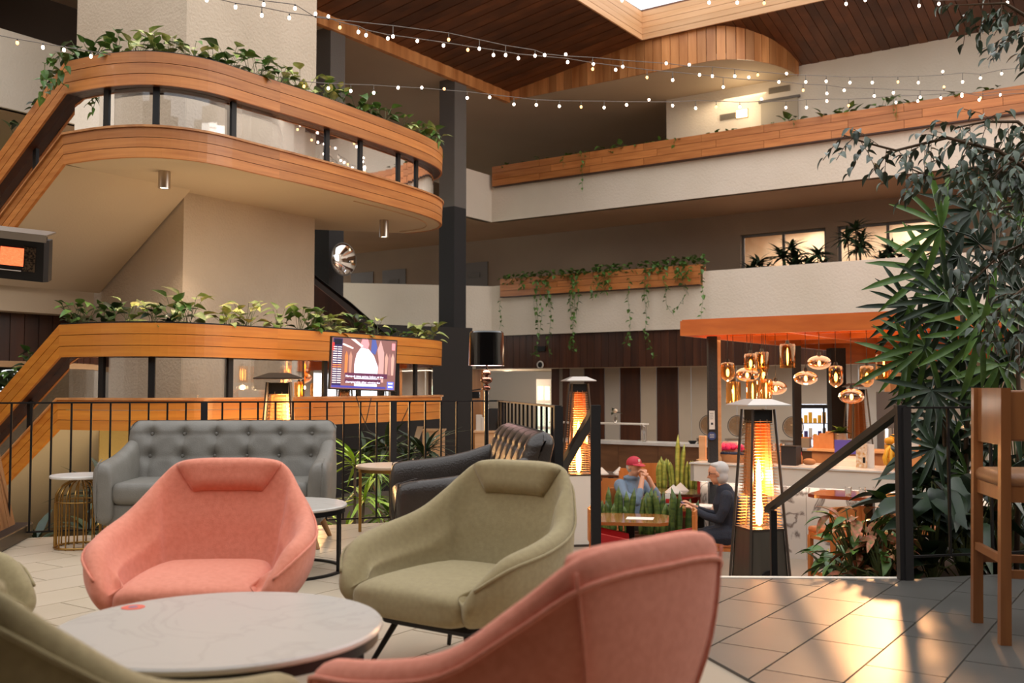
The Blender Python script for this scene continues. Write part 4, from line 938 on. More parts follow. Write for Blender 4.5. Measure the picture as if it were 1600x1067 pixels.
for i, (px, py, kd, wpx, hpx, lab) in enumerate(PEND):
    b = .35 + .5 * ((i * 7) % 5) / 5
    p = PL(px, py, bp(0, b), bd); sc_ = p.y / F; r = wpx * sc_ / 2; h = hpx * sc_
    t = thing('pendant_lamp', lab, 'pendant lamp', tuple(p), 0, 'glass pendants over the bar')
    m = MB(); m.tube([(0, 0, h / 2 + .03), (0, 0, 1.86 - p.z)], .004, 5); obj('cord', m, black, t)
    m = MB(); m.lathe([(0, h / 2 + .045), (.02, h / 2 + .045), (.03, h / 2 + .0), (.0, h / 2 + .0)], 12); obj('holder', m, black, t)
    m = MB()
    if kd == 'cyl': m.lathe([(.03, h / 2), (r * .9, h / 2 - .005), (r, h / 2 - .03), (r, -h / 2)], 24)
    elif kd == 'jar': m.lathe([(.03, h / 2), (r * .85, h / 2 - .01), (r, h / 2 - .04), (r, -h / 2 + .07), (r * .8, -h / 2 + .04), (.02, -h / 2)], 24)
    else: m.lathe([(.03, h / 2)] + [(max(.02, r * math.cos(a)), h / 2 * math.sin(a)) for a in [math.pi / 2 * .8 - (math.pi * .92) * k / 12 for k in range(13)]], 28)
    obj('glass_shade', m, amber if kd != 'oval' else smoke, t, smooth=60)
    m = MB(); fl_ = h * (.36 if kd == 'cyl' else .2); m.ell((0, 0, -.01), (.013 if kd == 'cyl' else .022, .013 if kd == 'cyl' else .022, fl_), 8, 8); obj('bulb', m, fil, t, smooth=True)
    if i in (0, 3, 6, 8, 10, 13): light('POINT', 'pendant_glow', tuple(p - V((0, 0, h * .7 + .03))), 7, (1, .62, .3), .04)
# bar top things
kraft = mat('kraft', (190, 132, 84), .7, c2=(176, 118, 72), scale=(6, 6, 6)); dkbox = mat('dark_box', (40, 32, 30), .6); glsm = mat('bottle_glass', (30, 34, 26), .1, coat=.5)
redp = mat('red_plastic', (196, 40, 36), .4); petal = mat('pink_petal', (232, 40, 100), .7); berry = mat('navy_berries', (30, 42, 70), .6); yel = mat('banana', (226, 170, 40), .5); bluep = mat('violet_pack', (70, 60, 110), .5)
def ontop(px, b, z=.09): p = PL(px, 700, bp(0, b), bd); return V((p.x, p.y, z))
p = ontop(1098, .45); t = thing('menu_stand', 'tall pale timber menu block at the left end of the bar', 'menu', tuple(p), R(-30)); m = MB(); m.rbox((0, 0, .17), (.1, .05, .34), .006); obj('block', m, woodlt, t); m = MB(); m.box((0, 0, .006), (.16, .1, .012)); obj('foot', m, woodlt, t)
p = ontop(1141, .35); t = thing('flower_tray', 'wooden tray of pink flowers and dark berries on the bar', 'flowers', tuple(p), R(-34.5))
m = MB(); m.loft([[V((-.2, -.1, 0)), V((.2, -.1, 0)), V((.2, .1, 0)), V((-.2, .1, 0))], [V((-.25, -.13, .11)), V((.25, -.13, .11)), V((.25, .13, .11)), V((-.25, .13, .11))]]); obj('tray', m, kraft, t)
fb_ = MB(); fb_.ell((0, 0, 0), (.045, .045, .035), 8, 5); fme = fb_.mesh('blossom', petal, True); bb_ = MB(); bb_.ell((0, 0, 0), (.03, .03, .025), 8, 5); bme_ = bb_.mesh('berry', berry, True)
for k in range(22): inst('blossom', fme, t, M4.Translation(V((rnd.uniform(-.19, .19), rnd.uniform(-.08, .08), .17 + rnd.uniform(0, .05)))) @ Euler((rnd.random(), rnd.random(), 0)).to_matrix().to_4x4())
for k in range(16): inst('berry', bme_, t, M4.Translation(V((-.21 + k * .028, -.1, .125))))
m = MB(); m.box((-.04, .12, .2), (.22, .06, .14)); obj('card', m, whitep, t)
p = ontop(1236, .3); t = thing('dark_box', 'open dark box standing on the bar right of the flame', 'box', tuple(p), R(-34.5))
m = MB(); m.box((0, 0, .12), (.2, .2, .24)); obj('body', m, dkbox, t); m = MB(); m.box((0, 0, .245), (.21, .21, .012)); obj('rim', m, black, t)
p = ontop(1213, .5); t = thing('cutlery_holder', 'wooden cutlery holder full of wrapped sets beside the dark box', 'cutlery holder', tuple(p), R(-34.5)); m = MB(); m.box((0, 0, .08), (.22, .16, .16)); obj('box', m, kraft, t)
for k in range(7): m = MB(); m.cyl((-.09 + k * .03, .02 * (k % 2), .12), (-.1 + k * .033, .0, .26), .011, .013, 6); obj('cutlery_roll', m, [whitep, kraft][k % 2], t)
p = ontop(1250.5, .45); t = thing('sauce_bottle', 'squeeze bottle with red cap on the bar', 'bottle', tuple(p), 0); m = MB(); m.lathe([(0, 0), (.03, 0), (.03, .1), (.015, .13), (0, .13)], 14); obj('body', m, kraft, t, smooth=40); m = MB(); m.lathe([(.018, .125), (.018, .155), (.006, .18), (0, .18)], 12); obj('cap', m, redp, t, smooth=40)
p = ontop(1264, .4); t = thing('bread_loaf', 'pale wrapped loaf lying on the bar by the red-capped bottle', 'bread', tuple(p), R(-34.5)); m = MB(); m.ell((0, 0, .045), (.09, .05, .045), 12, 8); obj('loaf', m, kraft, t, smooth=True)
m = MB(); m.box((.02, -.02, .003), (.26, .16, .006)); obj('paper', m, nt_, t)
p = ontop(1350, .35); t = thing('card_display', 'patterned card display holder standing on the bar', 'display', tuple(p), R(-25)); m = MB(); m.box((-.03, 0, .15), (.13, .05, .3)); obj('holder', m, mat('pattern_card', (206, 150, 80), .5, c2=(236, 226, 206), scale=(30, 30, 30)), t); m = MB(); m.box((.07, .02, .15), (.1, .02, .3)); obj('card', m, nt_, t); m = MB(); m.box((.0, -.027, .1), (.03, .004, .07)); obj('emblem', m, black, t)
p = ontop(1322, .6); t = thing('payment_till', 'white and black till with purple screen on the bar', 'till', tuple(p), R(-34.5)); m = MB(); m.loft([[V((-.2, -.12, 0)), V((.2, -.12, 0)), V((.2, .14, 0)), V((-.2, .14, 0))], [V((-.17, -.08, .07)), V((.17, -.08, .07)), V((.17, .12, .12)), V((-.17, .12, .12))]]); obj('body', m, whitep, t)
m = MB(); m.box((-.02, .05, .24), (.28, .03, .18)); obj('screen', m, mat('till_screen', (70, 56, 110), .3, emit=(80, 66, 130), es=.6), t); m = MB(); m.box((-.16, -.1, .04), (.1, .12, .08)); obj('card_reader', m, black, t)
# banana bunch and fruit
p = ontop(1394, .25); t = thing('banana_bunch', 'bunch of yellow bananas on the bar beside the rail post', 'fruit', tuple(p), 0)
for k in range(9):
    a = k * .7; m = MB(); m.tube([V((.02 * math.cos(a), .02 * math.sin(a), .3 - .0)), V((.07 * math.cos(a), .07 * math.sin(a), .24)), V((.1 * math.cos(a), .1 * math.sin(a), .14)), V((.09 * math.cos(a), .09 * math.sin(a), .04 + .02 * (k % 3)))], [.008, .018, .02, .008], 6); obj('banana', m, yel, t, smooth=True)
p = ontop(1395, .45); t = thing('orange_stack', 'tall glass jar of oranges behind the bananas', 'fruit', tuple(p), 0)
ob = MB(); ob.ell((0, 0, 0), (.05, .05, .048), 12, 8); ome = ob.mesh('orange', yel, True)
for k in range(9): inst('orange', ome, t, M4.Translation(V((.035 * (-1) ** k, .02 * ((k % 3) - 1), .05 + k * .042))))
m = MB(); m.lathe([(0, 0), (.1, 0), (.1, .5)], 24); obj('jar', m, glass, t, smooth=40)
# kitchen box, cabinet and bottles right of the post
p = ontop(1440, .55); t = thing('timber_cabinet', 'small timber cabinet with a label plate on the bar', 'cabinet', tuple(p), R(-34.5)); m = MB(); m.rbox((0, 0, .2), (.3, .26, .4), .008); obj('body', m, woodv, t); m = MB(); m.box((-.05, -.132, .32), (.09, .006, .07)); obj('label_plate', m, nt_, t)
for k, px in enumerate((1466, 1476, 1486)):
    p = ontop(px, .42 + .06 * k); t = thing('wine_bottle', ['dark wine bottle next to the timber cabinet on the bar', 'dark wine bottle between two others on the bar', 'dark wine bottle nearest the stool on the bar'][k], 'bottle', tuple(p), 0, 'wine bottles on the bar')
    m = MB(); m.lathe([(0, 0), (.037, 0), (.037, .19), (.014, .24), (.014, .3), (0, .3)], 16); obj('glass', m, glsm, t, smooth=40); m = MB(); m.lathe([(.038, .06), (.038, .15)], 16); obj('label', m, nt_, t, smooth=True)
p = ontop(1450, .18); t = thing('serving_tray', 'black round tray lying at the bar edge', 'tray', tuple(p), 0); m = MB(); m.lathe([(0, 0), (.2, 0), (.22, .02), (.2, .012), (0, .012)], 32); obj('plate', m, black, t, smooth=40)
p = ontop(1432, .36); t = thing('timber_board', 'long pale timber serving board on the bar under the cabinet', 'board', tuple(p), R(-34.5)); m = MB(); m.rbox((.2, -.12, .02), (.7, .12, .04), .006); obj('plank', m, woodlt, t)
# rear bar shelf (middle) with kraft boxes, glasses and vase
bb = MB(); bb.wall(bp(1.2, 1.35), bp(2.75, 1.35), LOW, .22, .4, 1); t = thing('back_counter', 'timber back counter behind the bar', 'counter', tuple(bp(1.9, 1.5, LOW)), 0); obj('body', bb, kraft, t, world=True)
m = MB(); m.prism([q2(bp(1.15, 1.3)), q2(bp(2.8, 1.3)), q2(bp(2.8, 1.8)), q2(bp(1.15, 1.8))], .22, .25); obj('worktop', m, woodlt, t, world=True)
for k, px in enumerate((1260, 1278, 1288, 1298)):
    p = PL(px, 690, bp(0, 1.5), bd); t = thing('carton', ['grey-brown carton on the back counter, leftmost of the row', 'kraft carton next to the grey-brown one on the back counter', 'kraft carton in the middle of the back counter row', 'kraft carton at the right end of the back counter row'][k], 'carton', (p.x, p.y, .25), R(-34.5)); m = MB(); m.box((0, 0, .07 + .015 * k), (.11, .1, .14 + .03 * k)); obj('body', m, [greyfab, kraft, kraft, kraft][k], t); m = MB(); m.box((0, 0, .145 + .03 * k), (.115, .105, .012)); obj('lid', m, kraft, t)
p = PL(1314, 690, bp(0, 1.5), bd); t = thing('vase', 'steel bucket vase holding olive sprigs on the back counter', 'vase', (p.x, p.y, .25), 0); m = MB(); m.lathe([(0, 0), (.05, 0), (.09, .12), (.09, .22), (.085, .22), (.05, .01)], 20); obj('bucket', m, chrome, t, smooth=40)
# sprigs made later with leaves
vase_thing = t
# fridge
fp = P(1272, 700, 20.2); t = thing('display_fridge', 'glass fronted display fridge glowing white behind the bar', 'fridge', (fp.x, fp.y, LOW), R(-8))
frw = 48 * 20.2 / F; hz = P(1272, 632, 20.2).z - LOW
m = MB(); m.box((0, .3, hz / 2), (frw, .5, hz)); obj('cabinet', m, mat('fridge_inside', (235, 240, 245), .4, emit=(225, 236, 255), es=1.5), t)
m = MB(); 
for x in (-frw / 2, frw * .32, frw / 2): m.box((x, 0.0, hz / 2), (.035, .05, hz))
for z in (.03, hz - .04): m.box((0, 0, z), (frw, .05, .08))
obj('frame', m, black, t)
for k in range(4):
    z = hz - .38 - k * .32; m = MB(); m.box((0, .03, z), (frw - .05, .05, .015)); obj('shelf', m, chrome, t)
    for j in range(6):
        x = -frw / 2 + .07 + j * .09; bo = thing('drink_bottle' if k > 1 else 'food_pack', '%s, %s from the left on the %s fridge shelf' % (['yellow food pack', 'wrapped food pack', 'grey drink bottle', 'violet drink bottle'][k], ORD[j], ['top', 'second', 'third', 'fourth'][k]), 'bottle' if k > 1 else 'food', tuple(V((fp.x, fp.y, LOW)) + M4.Rotation(R(-8), 3, 'Z') @ V((x, .03, z + .008))), 0, '%s on the %s fridge shelf' % (['yellow packs', 'mixed packs', 'clear bottles', 'tall bottles'][k], ORD[k]))
        m = MB()
        if k > 1: m.lathe([(0, 0), (.03, 0), (.03, .16), (.01, .2), (.01, .24), (0, .24)], 8)
        else: m.box((0, 0, .05 + .03 * (j % 3)), (.07, .04, .1 + .06 * (j % 3)))
        obj('body', m, [yel, [yel, bluep, whitep][j % 3], tubeg if False else greyfab, bluep][k], bo, smooth=40)
# patterned screen behind
p = P(1397, 650, 18.2); t = thing('patterned_screen', 'pale blue folding screen with black zigzag print behind the bar', 'screen', (p.x, p.y, LOW), R(-20)); zz_ = P(1397, 612, 18.2).z - LOW
m = MB(); m.box((0, 0, zz_ / 2), (.6, .03, zz_)); obj('panel', m, mat('pale_blue', (190, 206, 220), .6), t)
for k in range(10):
    for j in range(3): m = MB(); m.tube([(.02 + j * .1, -.02, zz_ - .1 - k * .1), (.07 + j * .1, -.02, zz_ - .15 - k * .1), (.02 + j * .1, -.02, zz_ - .2 - k * .1)], .008, 3); obj('zigzag', m, black, t)
# ================================================================ BUFFET
q0 = V((2.83, 20, 0)); q0 = q0 - m1 * 2.6
bfw = mat('buffet_timber', (98, 66, 44), .5, c2=(120, 84, 56), scale=(2, 2, 10))
t = thing('buffet_counter', 'long buffet counter with a pale top and brown front', 'counter', (q0.x + 2, q0.y - 1, LOW), 0)
def qp(a, b, z=0): p = q0 + m1 * a + e2 * b; return V((p.x, p.y, z))
for k in range(9): m = MB(); m.wall(qp(k * .9 + .004, 0), qp(k * .9 + .896, 0), LOW, -.05, .6, 1); obj('front_panel', m, bfw, t, world=True)
m = MB(); m.prism([q2(qp(-.05, -.05)), q2(qp(8.2, -.05)), q2(qp(8.2, .65)), q2(qp(-.05, .65))], -.05, .0); obj('worktop', m, marble, t, world=True)
t2 = thing('raised_shelf', 'slim pale shelf on thin legs above the buffet counter', 'shelf', tuple(qp(.9, .3, 0)), 0)
m = MB(); m.prism([q2(qp(.0, .2)), q2(qp(2.25, .2)), q2(qp(2.25, .5)), q2(qp(.0, .5))], .34, .37); obj('board', m, whitep, t2, world=True)
for a in (.02, 2.2): m = MB(); m.wall(qp(a, .25), qp(a + .03, .25), 0, .34, .2, 1); obj('leg', m, chrome, t2, world=True)
p = PL(961, 655, qp(0, .35), m1); t = thing('flower_vase', 'small vase with a cream rose and leaves on the raised shelf', 'flowers', (p.x, p.y, .37), 0)
m = MB(); m.lathe([(0, 0), (.03, 0), (.05, .06), (.03, .13), (.035, .15)], 14); obj('vase', m, glass, t, smooth=True)
m = MB(); m.ell((0, -.03, .25), (.05, .05, .045), 10, 7); obj('rose', m, mat('cream_rose', (240, 210, 180), .7), t, smooth=True)
rosev = t
# chafing dishes with open roll tops
lidg = thin_glass('lid_glass', (225, 210, 195), .12)
for k, px in enumerate((1104, 1149, 1236)):
    p = PL(px, 690, qp(0, .3), m1); t = thing('chafing_dish', 'steel chafing dish with its round lid open, %s on the buffet' % ['leftmost', 'second', 'beside the thin dark post'][k], 'chafing dish', (p.x, p.y, 0), R(-34.5))
    m = MB(); m.lathe([(0, .02), (.16, .02), (.2, .09), (.2, .12), (0, .12)], 24); obj('pan', m, chrome, t, smooth=40)
    for a in (0, 1.57, 3.14, 4.71): m = MB(); m.cyl((.17 * math.cos(a), .17 * math.sin(a), .03), (.18 * math.cos(a), .18 * math.sin(a), 0), .012); obj('foot', m, black, t)
    m = MB(); m.tube([V((.2 * math.cos(a), .12, .36 + .2 * math.sin(a))) for a in [2 * math.pi * j / 30 for j in range(30)]], .009, 5, closed=True); obj('lid_rim', m, frm, t, smooth=True)
    m = MB(); m.ell((0, .14, .36), (.19, .03, .19), 20, 10); obj('lid', m, lidg, t, smooth=True)
for k, px in enumerate((1082, 1126, 1198, 1216)):
    p = PL(px, 690, qp(0, .15), m1); t = thing('serving_bowl', 'dark serving bowl on the buffet, %s of the four from the tall menu block' % ORD[k], 'bowl', (p.x, p.y, 0), 0, 'serving bowls on the buffet'); m = MB(); m.lathe([(0, 0), (.05, 0), (.09, .06), (.085, .06), (.05, .012), (0, .012)], 16); obj('bowl', m, [black, chrome][k % 2], t, smooth=40)
p = PL(1004.5, 690, qp(0, .2), m1); t = thing('juice_jug', 'slim clear jug on the buffet beside a steel tap', 'jug', (p.x, p.y, 0), 0); m = MB(); m.lathe([(0, 0), (.035, 0), (.03, .2), (.04, .24)], 14); obj('body', m, glass, t, smooth=40)
p = PL(1008, 690, qp(0, .2), m1); t = thing('steel_tap', 'slender steel post tap on the buffet', 'tap', (p.x, p.y, 0), 0); m = MB(); m.tube([(0, 0, 0), (0, 0, .3), (-.06, 0, .34)], .012, 8); obj('spout', m, chrome, t, smooth=True)
# ================================================================ RESTAURANT SEATING
chw = mat('chair_timber', (176, 104, 48), .4, c2=(194, 122, 62), scale=(10, 10, 1.5), coat=.1); redv = mat('red_vinyl', (168, 28, 30), .4); tanv = mat('caramel_vinyl', (190, 112, 66), .45)
glt = mat('glossy_table', (150, 92, 46), .12, c2=(170, 108, 56), scale=(2, 10, 2), coat=.6)
def dchair(label, loc, rz, arms=False):
    t = thing('dining_chair', label, 'chair', loc, rz)
    for sx in (-1, 1):
        m = MB(); m.box((sx * .2, .2, .44), (.035, .035, .88)); obj('leg', m, chw, t); m = MB(); m.box((sx * .2, -.2, .22), (.035, .035, .44)); obj('leg', m, chw, t)
        if arms: m = MB(); m.hexa([V((sx * .23 - .02, -.22, .42)), V((sx * .23 + .02, -.22, .42)), V((sx * .23 + .02, .2, .42)), V((sx * .23 - .02, .2, .42)), V((sx * .23 - .02, -.2, .62)), V((sx * .23 + .02, -.2, .62)), V((sx * .23 + .02, .2, .7)), V((sx * .23 - .02, .2, .7))]); obj('armrest', m, redv, t, label='red upholstered side')
    m = MB(); m.rbox((0, 0, .46), (.42, .42, .06), .02); obj('seat', m, redv if arms else tanv, t, smooth=40)
    m = MB(); m.box((0, 0, .41), (.4, .4, .04)); obj('seat_frame', m, chw, t)
    m = MB(); m.loft([[V((-.2, .19, z0)), V((0, .215, z0)), V((.2, .19, z0)), V((.2, .215, z0)), V((0, .24, z0)), V((-.2, .215, z0))] for z0 in (.58, .92)]); obj('backrest', m, chw, t)
    return t
def dtable(label, loc, rz, sx, sy, h=.75, m_=None, ch=.1):
    t = thing('dining_table', label, 'table', loc, rz); x, y = sx / 2, sy / 2
    poly = [(-x + ch, -y), (x - ch, -y), (x, -y + ch), (x, y - ch), (x - ch, y), (-x + ch, y), (-x, y - ch), (-x, -y + ch)]
    m = MB(); m.prism(poly, h - .035, h); obj('tabletop', m, m_ or glt, t)
    m = MB(); m.box((0, 0, h / 2), (.09, .09, h - .05)); obj('pedestal', m, black, t)
    m = MB(); m.box((0, 0, .015), (.45, .45, .03)); obj('base', m, black, t)
    return t
tp = P(985, 802, 11.2); dtable('glossy timber restaurant table nearest the stairs, set with one paper', (tp.x, tp.y, LOW), R(-10), .85, .8)
pg_ = P(1000, 799, 11.15); t = thing('paper_menu', 'white paper sheet lying on the glossy table', 'paper', (pg_.x, pg_.y, LOW + .751), R(-12)); m = MB(); m.box((0, 0, .001), (.3, .21, .002)); obj('sheet', m, nt_, t)
def gx(px, Y): return (px - 800) * Y / F
dchair('timber dining chair with red sides at the right of the glossy table', (gx(1052, 10.6), 10.6, LOW), R(-100), True)
def gx(px, Y): return (px - 800) * Y / F
dchair('timber dining chair with red sides at the left of the glossy table', (gx(952, 10.7), 10.7, LOW), R(84), True)
def seatlab(px, Y, rz, lab, arms=False): return dchair(lab, (gx(px, Y), Y, LOW), R(rz), arms)
seatlab(958, 14.4, 185, 'timber dining chair left of the man in the cap')
seatlab(985, 16.2, 180, 'timber dining chair behind the man in the cap', False)
seatlab(1010, 17.3, 170, 'timber dining chair far back in front of the buffet')
seatlab(1075, 14.2, -95, 'timber dining chair with red side between table and bar end', True)
seatlab(940, 14.8, 90, 'timber dining chair with red side next to the pale heater', True)
tb2 = P(1040, 735, 13.9); dtable('dark restaurant table with folded napkins behind the snake plants', (tb2.x, tb2.y, LOW), R(-15), 1.0, .75, .77, mat('table_dark', (76, 42, 26), .2, coat=.3))
tb3 = P(955, 718, 16.8); dtable('dark restaurant table with napkins far back by the buffet', (tb3.x, tb3.y, LOW), R(-15), 1.1, .75, .77, MATS['table_dark'])
napm = mat('linen', (222, 212, 200), .8)
def napkin(px, py, Y, lab, z):
    p = P(px, py, Y); t = thing('folded_napkin', lab, 'napkin', (p.x, p.y, z), R(rnd.uniform(-20, 20)), 'folded napkins on the restaurant tables')
    m = MB(); m.add([(-.11, -.07, 0), (.11, -.07, 0), (.1, .08, 0), (-.1, .08, 0), (0, 0, .11)], [(3, 2, 1, 0), (0, 1, 4), (1, 2, 4), (2, 3, 4), (3, 0, 4)]); obj('cloth', m, napm, t)
zt2 = LOW + .771
napkin(1017, 731, 13.75, 'white pyramid napkin left on the dark table beside the cap', zt2); napkin(1052, 732, 13.7, 'white pyramid napkin right on the dark table', zt2); napkin(1063, 725, 14.0, 'white pyramid napkin at the back edge of the dark table', zt2)
napkin(940, 712, 16.7, 'white pyramid napkin on the far table next to the rail post', zt2); napkin(968, 711, 16.8, 'white pyramid napkin on the far table behind the cap', zt2)
# lady's table and high table with stools at the right
tb4 = P(1095, 783, 12.3); dtable('small restaurant table with papers in front of the seated woman', (tb4.x, tb4.y, LOW), R(-20), .6, .6)
p = P(1092, 778, 12.2); t = thing('newspaper', 'white papers lying on the small table before the woman', 'paper', (p.x, p.y, LOW + .751), R(-15)); m = MB(); m.rbox((0, 0, .012), (.32, .26, .024), .005); obj('sheets', m, nt_, t)
p = P(1043, 760, 11.9); t = thing('menu_card', 'small upright red and white menu card among the snake plants', 'menu', (p.x, p.y, LOW + .75 - .35), R(-10)); m = MB(); m.box((0, 0, .48), (.06, .01, .13)); obj('card', m, nt_, t); m = MB(); m.box((0, -.007, .46), (.045, .004, .05)); obj('print', m, redp, t); m = MB(); m.cyl((0, 0, -.4), (0, 0, .42), .006); obj('stake', m, black, t)
tb5 = P(1358, 757, 10.4); dtable('high glossy timber table by the bar, right of the sloping handrail', (tb5.x, tb5.y, LOW), R(-34.5), 1.15, .62, 1.09, mat('red_brown_table', (140, 60, 26), .12, coat=.6))
def bst(px, Y, rz, lab): return tall_stool(lab, (gx(px, Y), Y, LOW), R(rz), .78, .42, 1.0, chw, tanv)
bst(1304, 10.3, -160, 'orange timber high stool whose back hides the left end of the high table')
bst(1362, 10.0, -140, 'timber high stool tucked behind the pink-leaved plant')
bst(1448, 10.6, 180, 'timber high stool between the railing and the high table')
# items on high table
for k in range(3):
    p = P(1325 + k * 22, 749, 10.3); t = thing('tumbler', 'drinking glass on the high table, %s from the left' % ORD[k], 'glass', (p.x, p.y, LOW + 1.09), 0, 'glasses on the high table'); m = MB(); m.lathe([(0, 0), (.03, 0), (.035, .09)], 14); obj('body', m, glass, t, smooth=40)
# ================================================================ GALLERY PLANTERS, FITTINGS, SIGNS
def gallery_planter(label, base, b, px0, px1, z0, z1, nseg, wm):
    A0, A1 = apx(px0, b, base), apx(px1, b, base)
    o = at(base, A0, b); t = thing('gallery_planter', label, 'planter', (o.x, o.y, z0), 0)
    n = 3; hh_ = (z1 - z0) / n
    for k in range(n):
        for s_ in range(nseg):
            sh = .35 * (k % 2) if 0 < s_ else 0; e_ = .35 * (k % 2) if s_ < nseg - 1 else 0
            a0 = A0 + (A1 - A0) * s_ / nseg + sh + .004; a1 = A0 + (A1 - A0) * (s_ + 1) / nseg + e_ - .004
            m = MB(); m.wall(at(base, a1, b), at(base, a0, b), z0 + k * hh_ + .004, z0 + (k + 1) * hh_ - .004, .03 + .003 * (k % 2), -1); obj('board', m, wm, t, world=True)
    for aa in (A0, A1 - .03): m = MB(); m.wall(at(base, aa, b + .03), at(base, aa, b + .34), z0, z1, .03, -1); obj('end_board', m, wm, t, world=True)
    m = MB(); m.wall(at(base, A1, b + .04), at(base, A0, b + .04), z0 + .02, z1 - .05, .28, -1); obj('soil', m, soil, t, world=True)
    m = MB(); m.wall(at(base, A1, b + .0), at(base, A0, b + .0), z0 - .02, z0, .2, -1); obj('bracket_rail', m, wooddk, t, world=True)
    return t, A0, A1
gwood = mat('gallery_timber', (176, 104, 50), .45, c2=(200, 128, 68), scale=(1.5, 1.5, 20), rand=.18, coat=.1)
gp2, a20, a21 = gallery_planter('long timber planter along the second floor gallery', Cc, -.14, 768.5, 1680, 6.34, 6.86, 9, gwood)
gp1, a10, a11 = gallery_planter('short timber planter on the first floor gallery, full of trailing vines', Cc, -.16, 781, 1094, 3.44, 3.9, 4, gwood)
def onplane(px, py, b, base=Cc): return PL(px, py, at(base, 0, b), m1)
def wallbox(name, label, cat_, px, py, wpx, hpx, b, base, m_, d=.06, part='body'):
    p = onplane(px, py, b, base); sc_ = p.y / F; t = thing(name, label, cat_, tuple(p), A2 - math.pi / 2)
    m = MB(); m.box((0, -d / 2, 0), (wpx * sc_ * 1.15, d, hpx * sc_)); obj(part, m, m_, t); return t, sc_
sconce = mat('sconce_glow', (255, 240, 215), .5, emit=(255, 232, 195), es=3)
t, s_ = wallbox('wall_sconce', 'lit rectangular wall light on the second floor wall', 'wall light', 1160, 178, 15, 12, 0, W0, sconce); m = MB(); m.box((0, -.01, 0), (.3, .02, .22)); obj('back_plate', m, brass, t)
p = onplane(1160, 178, -.4, W0); light('POINT', 'sconce_lamp', tuple(p), 5, (1, .82, .55), .1)
light('POINT', 'sconce_lamp', tuple(onplane(1165, 120, -.7, W0) + V((0, 0, -.5))), 8, (1, .82, .55), .2)
grille = mat('vent_grille', (150, 134, 112), .6)
for px, py, wd, lab in ((1138, 182, 24, 'small wall vent left of the lit wall light'), (1218, 140, 30, 'small wall vent above the second floor door')):
    t, s_ = wallbox('wall_vent', lab, 'vent', px, py, wd, 9, 0, W0, grille, .03)
    for k in range(5): m = MB(); m.box((0, -.035, -.05 + k * .025), (wd * s_ * 1.05, .01, .008)); obj('slat', m, greycol, t)
t, s_ = wallbox('door_panel', 'pale door on the second floor behind the long planter', 'door', 1219, 185, 52, 60, .02, W0, mat('pale_door', (170, 156, 136), .5), .06); m = MB(); m.box((0, -.05, 30 * s_), (58 * s_ * 1.15, .06, .06)); obj('door_frame', m, greycol, t)
t, s_ = wallbox('wall_plaque', 'brown and green plaque on the upper parapet beside the grey column', 'plaque', 681, 297, 14, 20, 0, Cc, mat('plaque_brown', (128, 104, 80), .6), .03)
t.matrix_basis = M4.Translation(PL(680, 297, Cc, -e2) - V((-.02, .04, 0))) @ M4.Rotation(A2, 4, 'Z')
m = MB(); m.box((.32, -.02, 0), (.36, .034, .3)); obj('green_field', m, mat('plaque_green', (60, 116, 92), .6), t)
blk, s_ = wallbox('wall_speaker', 'oval black speaker on the dark boarded bulkhead', 'speaker', 846, 545, 14, 8, .1, Cc, black, .05)
t = thing('security_camera', 'small round dome camera under the black speaker', 'camera', tuple(onplane(845, 570, .1)), A2 - math.pi / 2)
m = MB(); m.tube([V((.085 * math.cos(a), -.03, .085 * math.sin(a))) for a in [2 * math.pi * k / 20 for k in range(20)]], .02, 5, closed=True); obj('ring', m, whitep, t, smooth=True); m = MB(); m.ell((0, -.02, 0), (.07, .05, .07), 12, 8); obj('dome', m, black, t, smooth=True)
for k, (px, py) in enumerate(((793, 579), (848, 583), (728, 579))):
    d_ = ray(px, py); Y = (1.6 - CAMZ) / (d_.z / d_.y); p = P(px, py, Y); t = thing('ceiling_downlight', 'recessed round downlight %s in the lobby ceiling' % ['nearest the lamp shade', 'under the black speaker', 'beside the free column'][k], 'downlight', (p.x, p.y, 1.6), 0)
    m = MB(); m.lathe([(0, -.01), (.13, -.01), (.13, 0)], 20); obj('lens', m, lamp_d, t); m = MB(); m.lathe([(.13, -.012), (.16, -.012), (.16, 0)], 20); obj('ring', m, whitep, t)
light('POINT', 'lobby_lamp', (-.1, 28.0, 1.0), 60, (1, .85, .7), .2)
# cylinder downlights under the upper landing
for k, (px, py0, X_) in enumerate(((257, 268, 0), (600, 344, 0))):
    d_ = ray(px, py0); Y = (3.64 - CAMZ) / (d_.z / d_.y); p = P(px, py0, Y); h = 27 * Y / F
    t = thing('cylinder_downlight', 'brushed metal cylinder downlight under the upper landing, %s' % ['nearer the tower corner' if k == 0 else 'near its rounded end'][0], 'downlight', (p.x, p.y, 3.64), 0)
    m = MB(); m.lathe([(.07, 0), (.07, -h), (.058, -h), (.055, -h + .01)], 24); obj('housing', m, chrome, t, smooth=40)
    m = MB(); m.lathe([(0, -h + .012), (.055, -h + .012)], 24); obj('lens', m, lamp_d, t)
# convex mirror on the dark column
p = P(537, 405, 19.6); t = thing('convex_mirror', 'round convex safety mirror on the charcoal column by the tower', 'mirror', tuple(p), R(52))
mm = mat('mirror', (240, 240, 240), .02, metal=1); r_ = .32
m = MB(); m.lathe([(.0, .09)] + [(r_ * math.sin(a), .09 * math.cos(a)) for a in [math.pi / 2 * k / 10 for k in range(1, 11)]], 32); m.v = [(x, -z, y) for x, y, z in m.v]; obj('mirror_face', m, mm, t, smooth=True)
m = MB(); m.tube([V((r_ * math.cos(a), 0, r_ * math.sin(a))) for a in [2 * math.pi * k / 32 for k in range(32)]], .015, 6, closed=True); obj('rim', m, greycol, t, smooth=True)
m = MB(); m.cyl((0, 0, 0), (.1, .3, 0), .02); obj('bracket', m, black, t)
